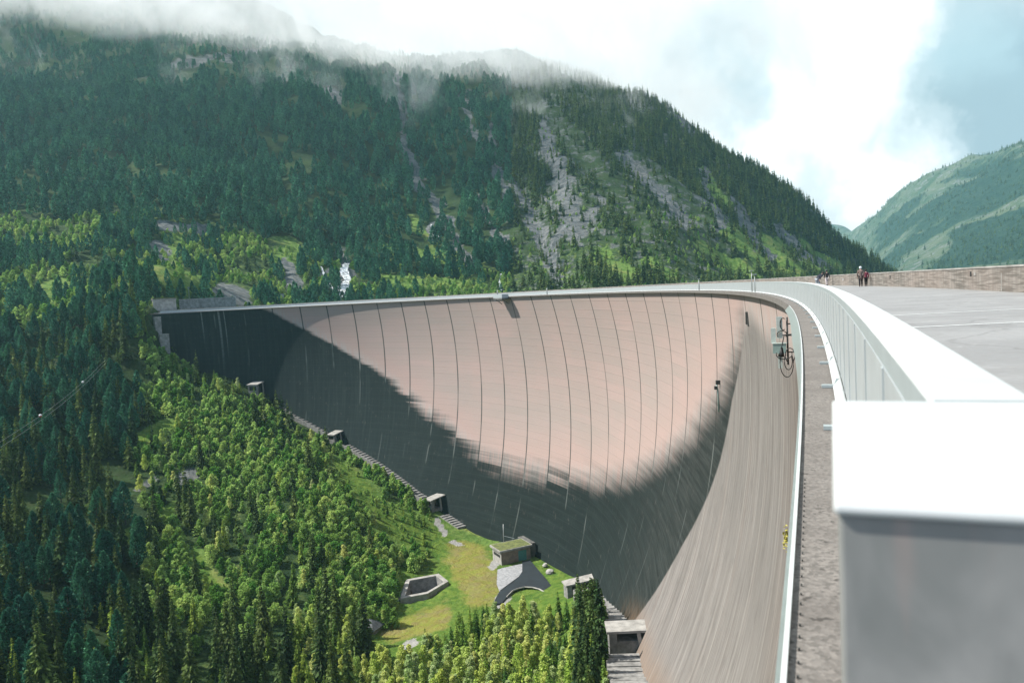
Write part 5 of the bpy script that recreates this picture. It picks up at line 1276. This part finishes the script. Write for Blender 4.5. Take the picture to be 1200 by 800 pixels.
# ------------------------------------------------------------------ camera
cam = bpy.data.cameras.new('camera'); co = link(bpy.data.objects.new('camera', cam))
cam.sensor_width = 36.; cam.lens = 27.; cam.clip_start = .05; cam.clip_end = 30000
co.matrix_world = Matrix(((CX[0], -CY[0], -CF[0], 0), (CX[1], -CY[1], -CF[1], 0), (CX[2], -CY[2], -CF[2], EYE), (0, 0, 0, 1)))
cam.dof.use_dof = True; cam.dof.focus_distance = 120.; cam.dof.aperture_fstop = 3.2
SC.camera = co

# ------------------------------------------------------------------ sun, sky, clouds, air
EXPO = .95
AZ, EL = rad(-88), rad(48)
sdir = Vector((math.sin(AZ) * math.cos(EL), math.cos(AZ) * math.cos(EL), math.sin(EL)))
sun = bpy.data.lights.new('sun', 'SUN'); sun.energy = 4.3; sun.angle = rad(.6); sun.color = (1, .95, .87)
so = link(bpy.data.objects.new('sun', sun)); so.rotation_euler = sdir.to_track_quat('Z', 'Y').to_euler(); so.location = (-300, 0, 300)

w = bpy.data.worlds.new('World'); SC.world = w; w.use_nodes = True; nt = w.node_tree; g = NG(nt)
bg = nt.nodes['Background']; STR = .12; bg.inputs['Strength'].default_value = STR
sky = g.n('ShaderNodeTexSky', sky_type='NISHITA'); sky.sun_disc = False; sky.sun_elevation = EL; sky.sun_rotation = AZ % (2 * math.pi); sky.altitude = 1800; sky.air_density = 1.0; sky.dust_density = 1.5
D = g.n('ShaderNodeTexCoord').outputs['Generated']
nrm = g.n('ShaderNodeVectorMath', operation='NORMALIZE'); g.put(nrm.inputs[0], D); d = nrm.outputs[0]; q = g.xyz(d)
def blob(px, py, inner, outer):
    """soft mask round a direction of the sky"""
    v = ray(px, py); v = v / np.linalg.norm(v)
    dp = g.n('ShaderNodeVectorMath', operation='DOT_PRODUCT'); g.put(dp.inputs[0], wd); dp.inputs[1].default_value = tuple(v)
    ang = g.math('ARCCOSINE', g.math('MINIMUM', dp.outputs['Value'], .999999)); return g.ramp(ang, rad(outer), rad(inner))
nv_ = g.n('ShaderNodeTexNoise'); nv_.inputs['Scale'].default_value = 5.; nv_.inputs['Detail'].default_value = 6.; nv_.inputs['Roughness'].default_value = .6; g.put(nv_.inputs['Vector'], d)
sb = g.n('ShaderNodeVectorMath', operation='SUBTRACT'); g.put(sb.inputs[0], nv_.outputs['Color']); sb.inputs[1].default_value = (.5, .5, .5)
sl = g.n('ShaderNodeVectorMath', operation='SCALE'); g.put(sl.inputs[0], sb.outputs[0]); sl.inputs['Scale'].default_value = .22
ad = g.n('ShaderNodeVectorMath', operation='ADD'); g.put(ad.inputs[0], d); g.put(ad.inputs[1], sl.outputs[0])
wn = g.n('ShaderNodeVectorMath', operation='NORMALIZE'); g.put(wn.inputs[0], ad.outputs[0]); wd = wn.outputs[0]
K = 1. / STR / 2 ** EXPO
hue = lambda r_, g_, b_: (r_ * K, g_ * K, b_ * K)
mx_ = lambda a, b_: g.math('MAXIMUM', a, b_)
cl = g.noise(wd, 3.4, 9., .60, .3); fine = g.noise(wd, 8., 8., .62, .4); big = g.noise(d, 1.6, 3., .5)
core = mx_(mx_(blob(900, 110, 5, 15), blob(620, -5, 8, 20)), mx_(blob(1000, 180, 3, 9), blob(760, 20, 5, 14)))
dull = mx_(mx_(blob(845, 95, 1.5, 6.5), blob(1190, 130, 3, 9)), mx_(blob(780, 110, .5, 5.), blob(40, 20, 5, 14)))
dull = mx_(dull, g.math('MULTIPLY', mx_(blob(960, 235, 1, 7), blob(1130, 185, 1, 5)), .9))
val = g.math('ADD', g.math('MULTIPLY', cl, .5), g.math('MULTIPLY', fine, .5))
val = g.math('ADD', val, g.math('SUBTRACT', g.math('MULTIPLY', core, .40), g.math('MULTIPLY', dull, .42)))
col = g.mix(g.ramp(val, .20, .42), hue(.40, .45, .495), hue(.70, .74, .765))
col = g.mix(g.ramp(big, .35, .6, .12, .0), col, sky.outputs[0])
col = g.mix(g.ramp(val, .44, .62), col, hue(1.0, 1.02, 1.03))
col = g.mix(g.ramp(val, .60, .78), col, hue(1.4, 1.4, 1.38))
bluep = mx_(mx_(blob(1045, 140, .2, 1.8), blob(1140, 25, 1, 5)), blob(870, 120, .3, 2.5))
col = g.mix(g.math('MULTIPLY', bluep, g.ramp(fine, .35, .6, .8, .1)), col, hue(.58, .70, .755))
col = g.mix(g.ramp(q[1], -.35, .35), g.mix(.25, sky.outputs[0], hue(.5, .55, .6)), col)      # unseen sky behind the camera, darkened to cut the fill light
nt.links.new(col, bg.inputs['Color'])

# cloud hanging on the mountain
def box_obj(name, x0, x1, y0, y1, z0, z1, m_):
    mb_ = MB(); mb_.box(x0, x1, y0, y1, z0, z1); return mb_.build(name, m_)
m = bpy.data.materials.new('cloud_mist'); m.use_nodes = True; nt = m.node_tree
for n_ in list(nt.nodes): nt.nodes.remove(n_)
g = NG(nt); out = g.n('ShaderNodeOutputMaterial'); pv = g.n('ShaderNodeVolumePrincipled'); nt.links.new(pv.outputs[0], out.inputs['Volume'])
pv.inputs['Color'].default_value = (1, 1, 1, 1); pv.inputs['Anisotropy'].default_value = 0.
p = g.pos(); q = g.xyz(p)
n1 = g.noise(p, .0045, 5., .6, .6); n2 = g.noise(g.vec(q[0], q[1], g.math('MULTIPLY', q[2], .6)), .011, 6., .62, 1.)
baseh = g.math('ADD', g.math('SUBTRACT', 334., g.math('MULTIPLY', q[0], .22)), g.math('MULTIPLY', g.math('SUBTRACT', n1, .5), 190.))
hh_ = g.math('SUBTRACT', q[2], baseh)
d1 = g.math('MULTIPLY', g.ramp(hh_, -5., 40.), g.ramp(n2, .39, .57, .02, 1.))
wisp = g.math('MULTIPLY', g.math('MULTIPLY', g.ramp(n2, .57, .68), g.ramp(n1, .48, .60)), g.math('MULTIPLY', g.ramp(hh_, -170., -60.), g.ramp(q[2], 150., 230.)))
d1 = g.math('MULTIPLY', d1, g.ramp(hh_, 150., 70.))
fade = g.math('MULTIPLY', g.ramp(q[0], 450., 310.), g.math('MULTIPLY', g.ramp(q[1], 860., 960.), g.ramp(q[2], 780., 700.)))
den = g.math('MULTIPLY', g.math('ADD', g.math('MULTIPLY', d1, .015), g.math('MULTIPLY', wisp, .045)), fade)
g.put(pv.inputs['Density'], den)
mist = box_obj('mist', -1180, 460, 860, 1790, 130, 790, m); tag(mist, 'low cloud and drifting mist hanging on the wooded mountain', 'cloud', kind='stuff')
m = bpy.data.materials.new('air'); m.use_nodes = True; nt = m.node_tree
for n_ in list(nt.nodes): nt.nodes.remove(n_)
out = nt.nodes.new('ShaderNodeOutputMaterial'); pv = nt.nodes.new('ShaderNodeVolumePrincipled'); nt.links.new(pv.outputs[0], out.inputs['Volume'])
pv.inputs['Color'].default_value = (.50, .88, 1, 1); pv.inputs['Density'].default_value = 0.68e-4; pv.inputs['Anisotropy'].default_value = .2
hz = box_obj('haze', -1250, 4400, -140, 6300, -170, 1750, m); tag(hz, 'pale blue mountain air that veils the far slopes', 'haze', kind='stuff')

SC.view_settings.view_transform = 'Standard'; SC.view_settings.look = 'None'; SC.view_settings.gamma = 1; SC.view_settings.exposure = EXPO
SC.render.engine = 'CYCLES'
cy = SC.cycles; cy.max_bounces = 8; cy.diffuse_bounces = 3; cy.glossy_bounces = 2; cy.transmission_bounces = 4; cy.volume_bounces = 8; cy.transparent_max_bounces = 8
cy.volume_step_rate = 4.; cy.volume_max_steps = 128; cy.use_denoising = True
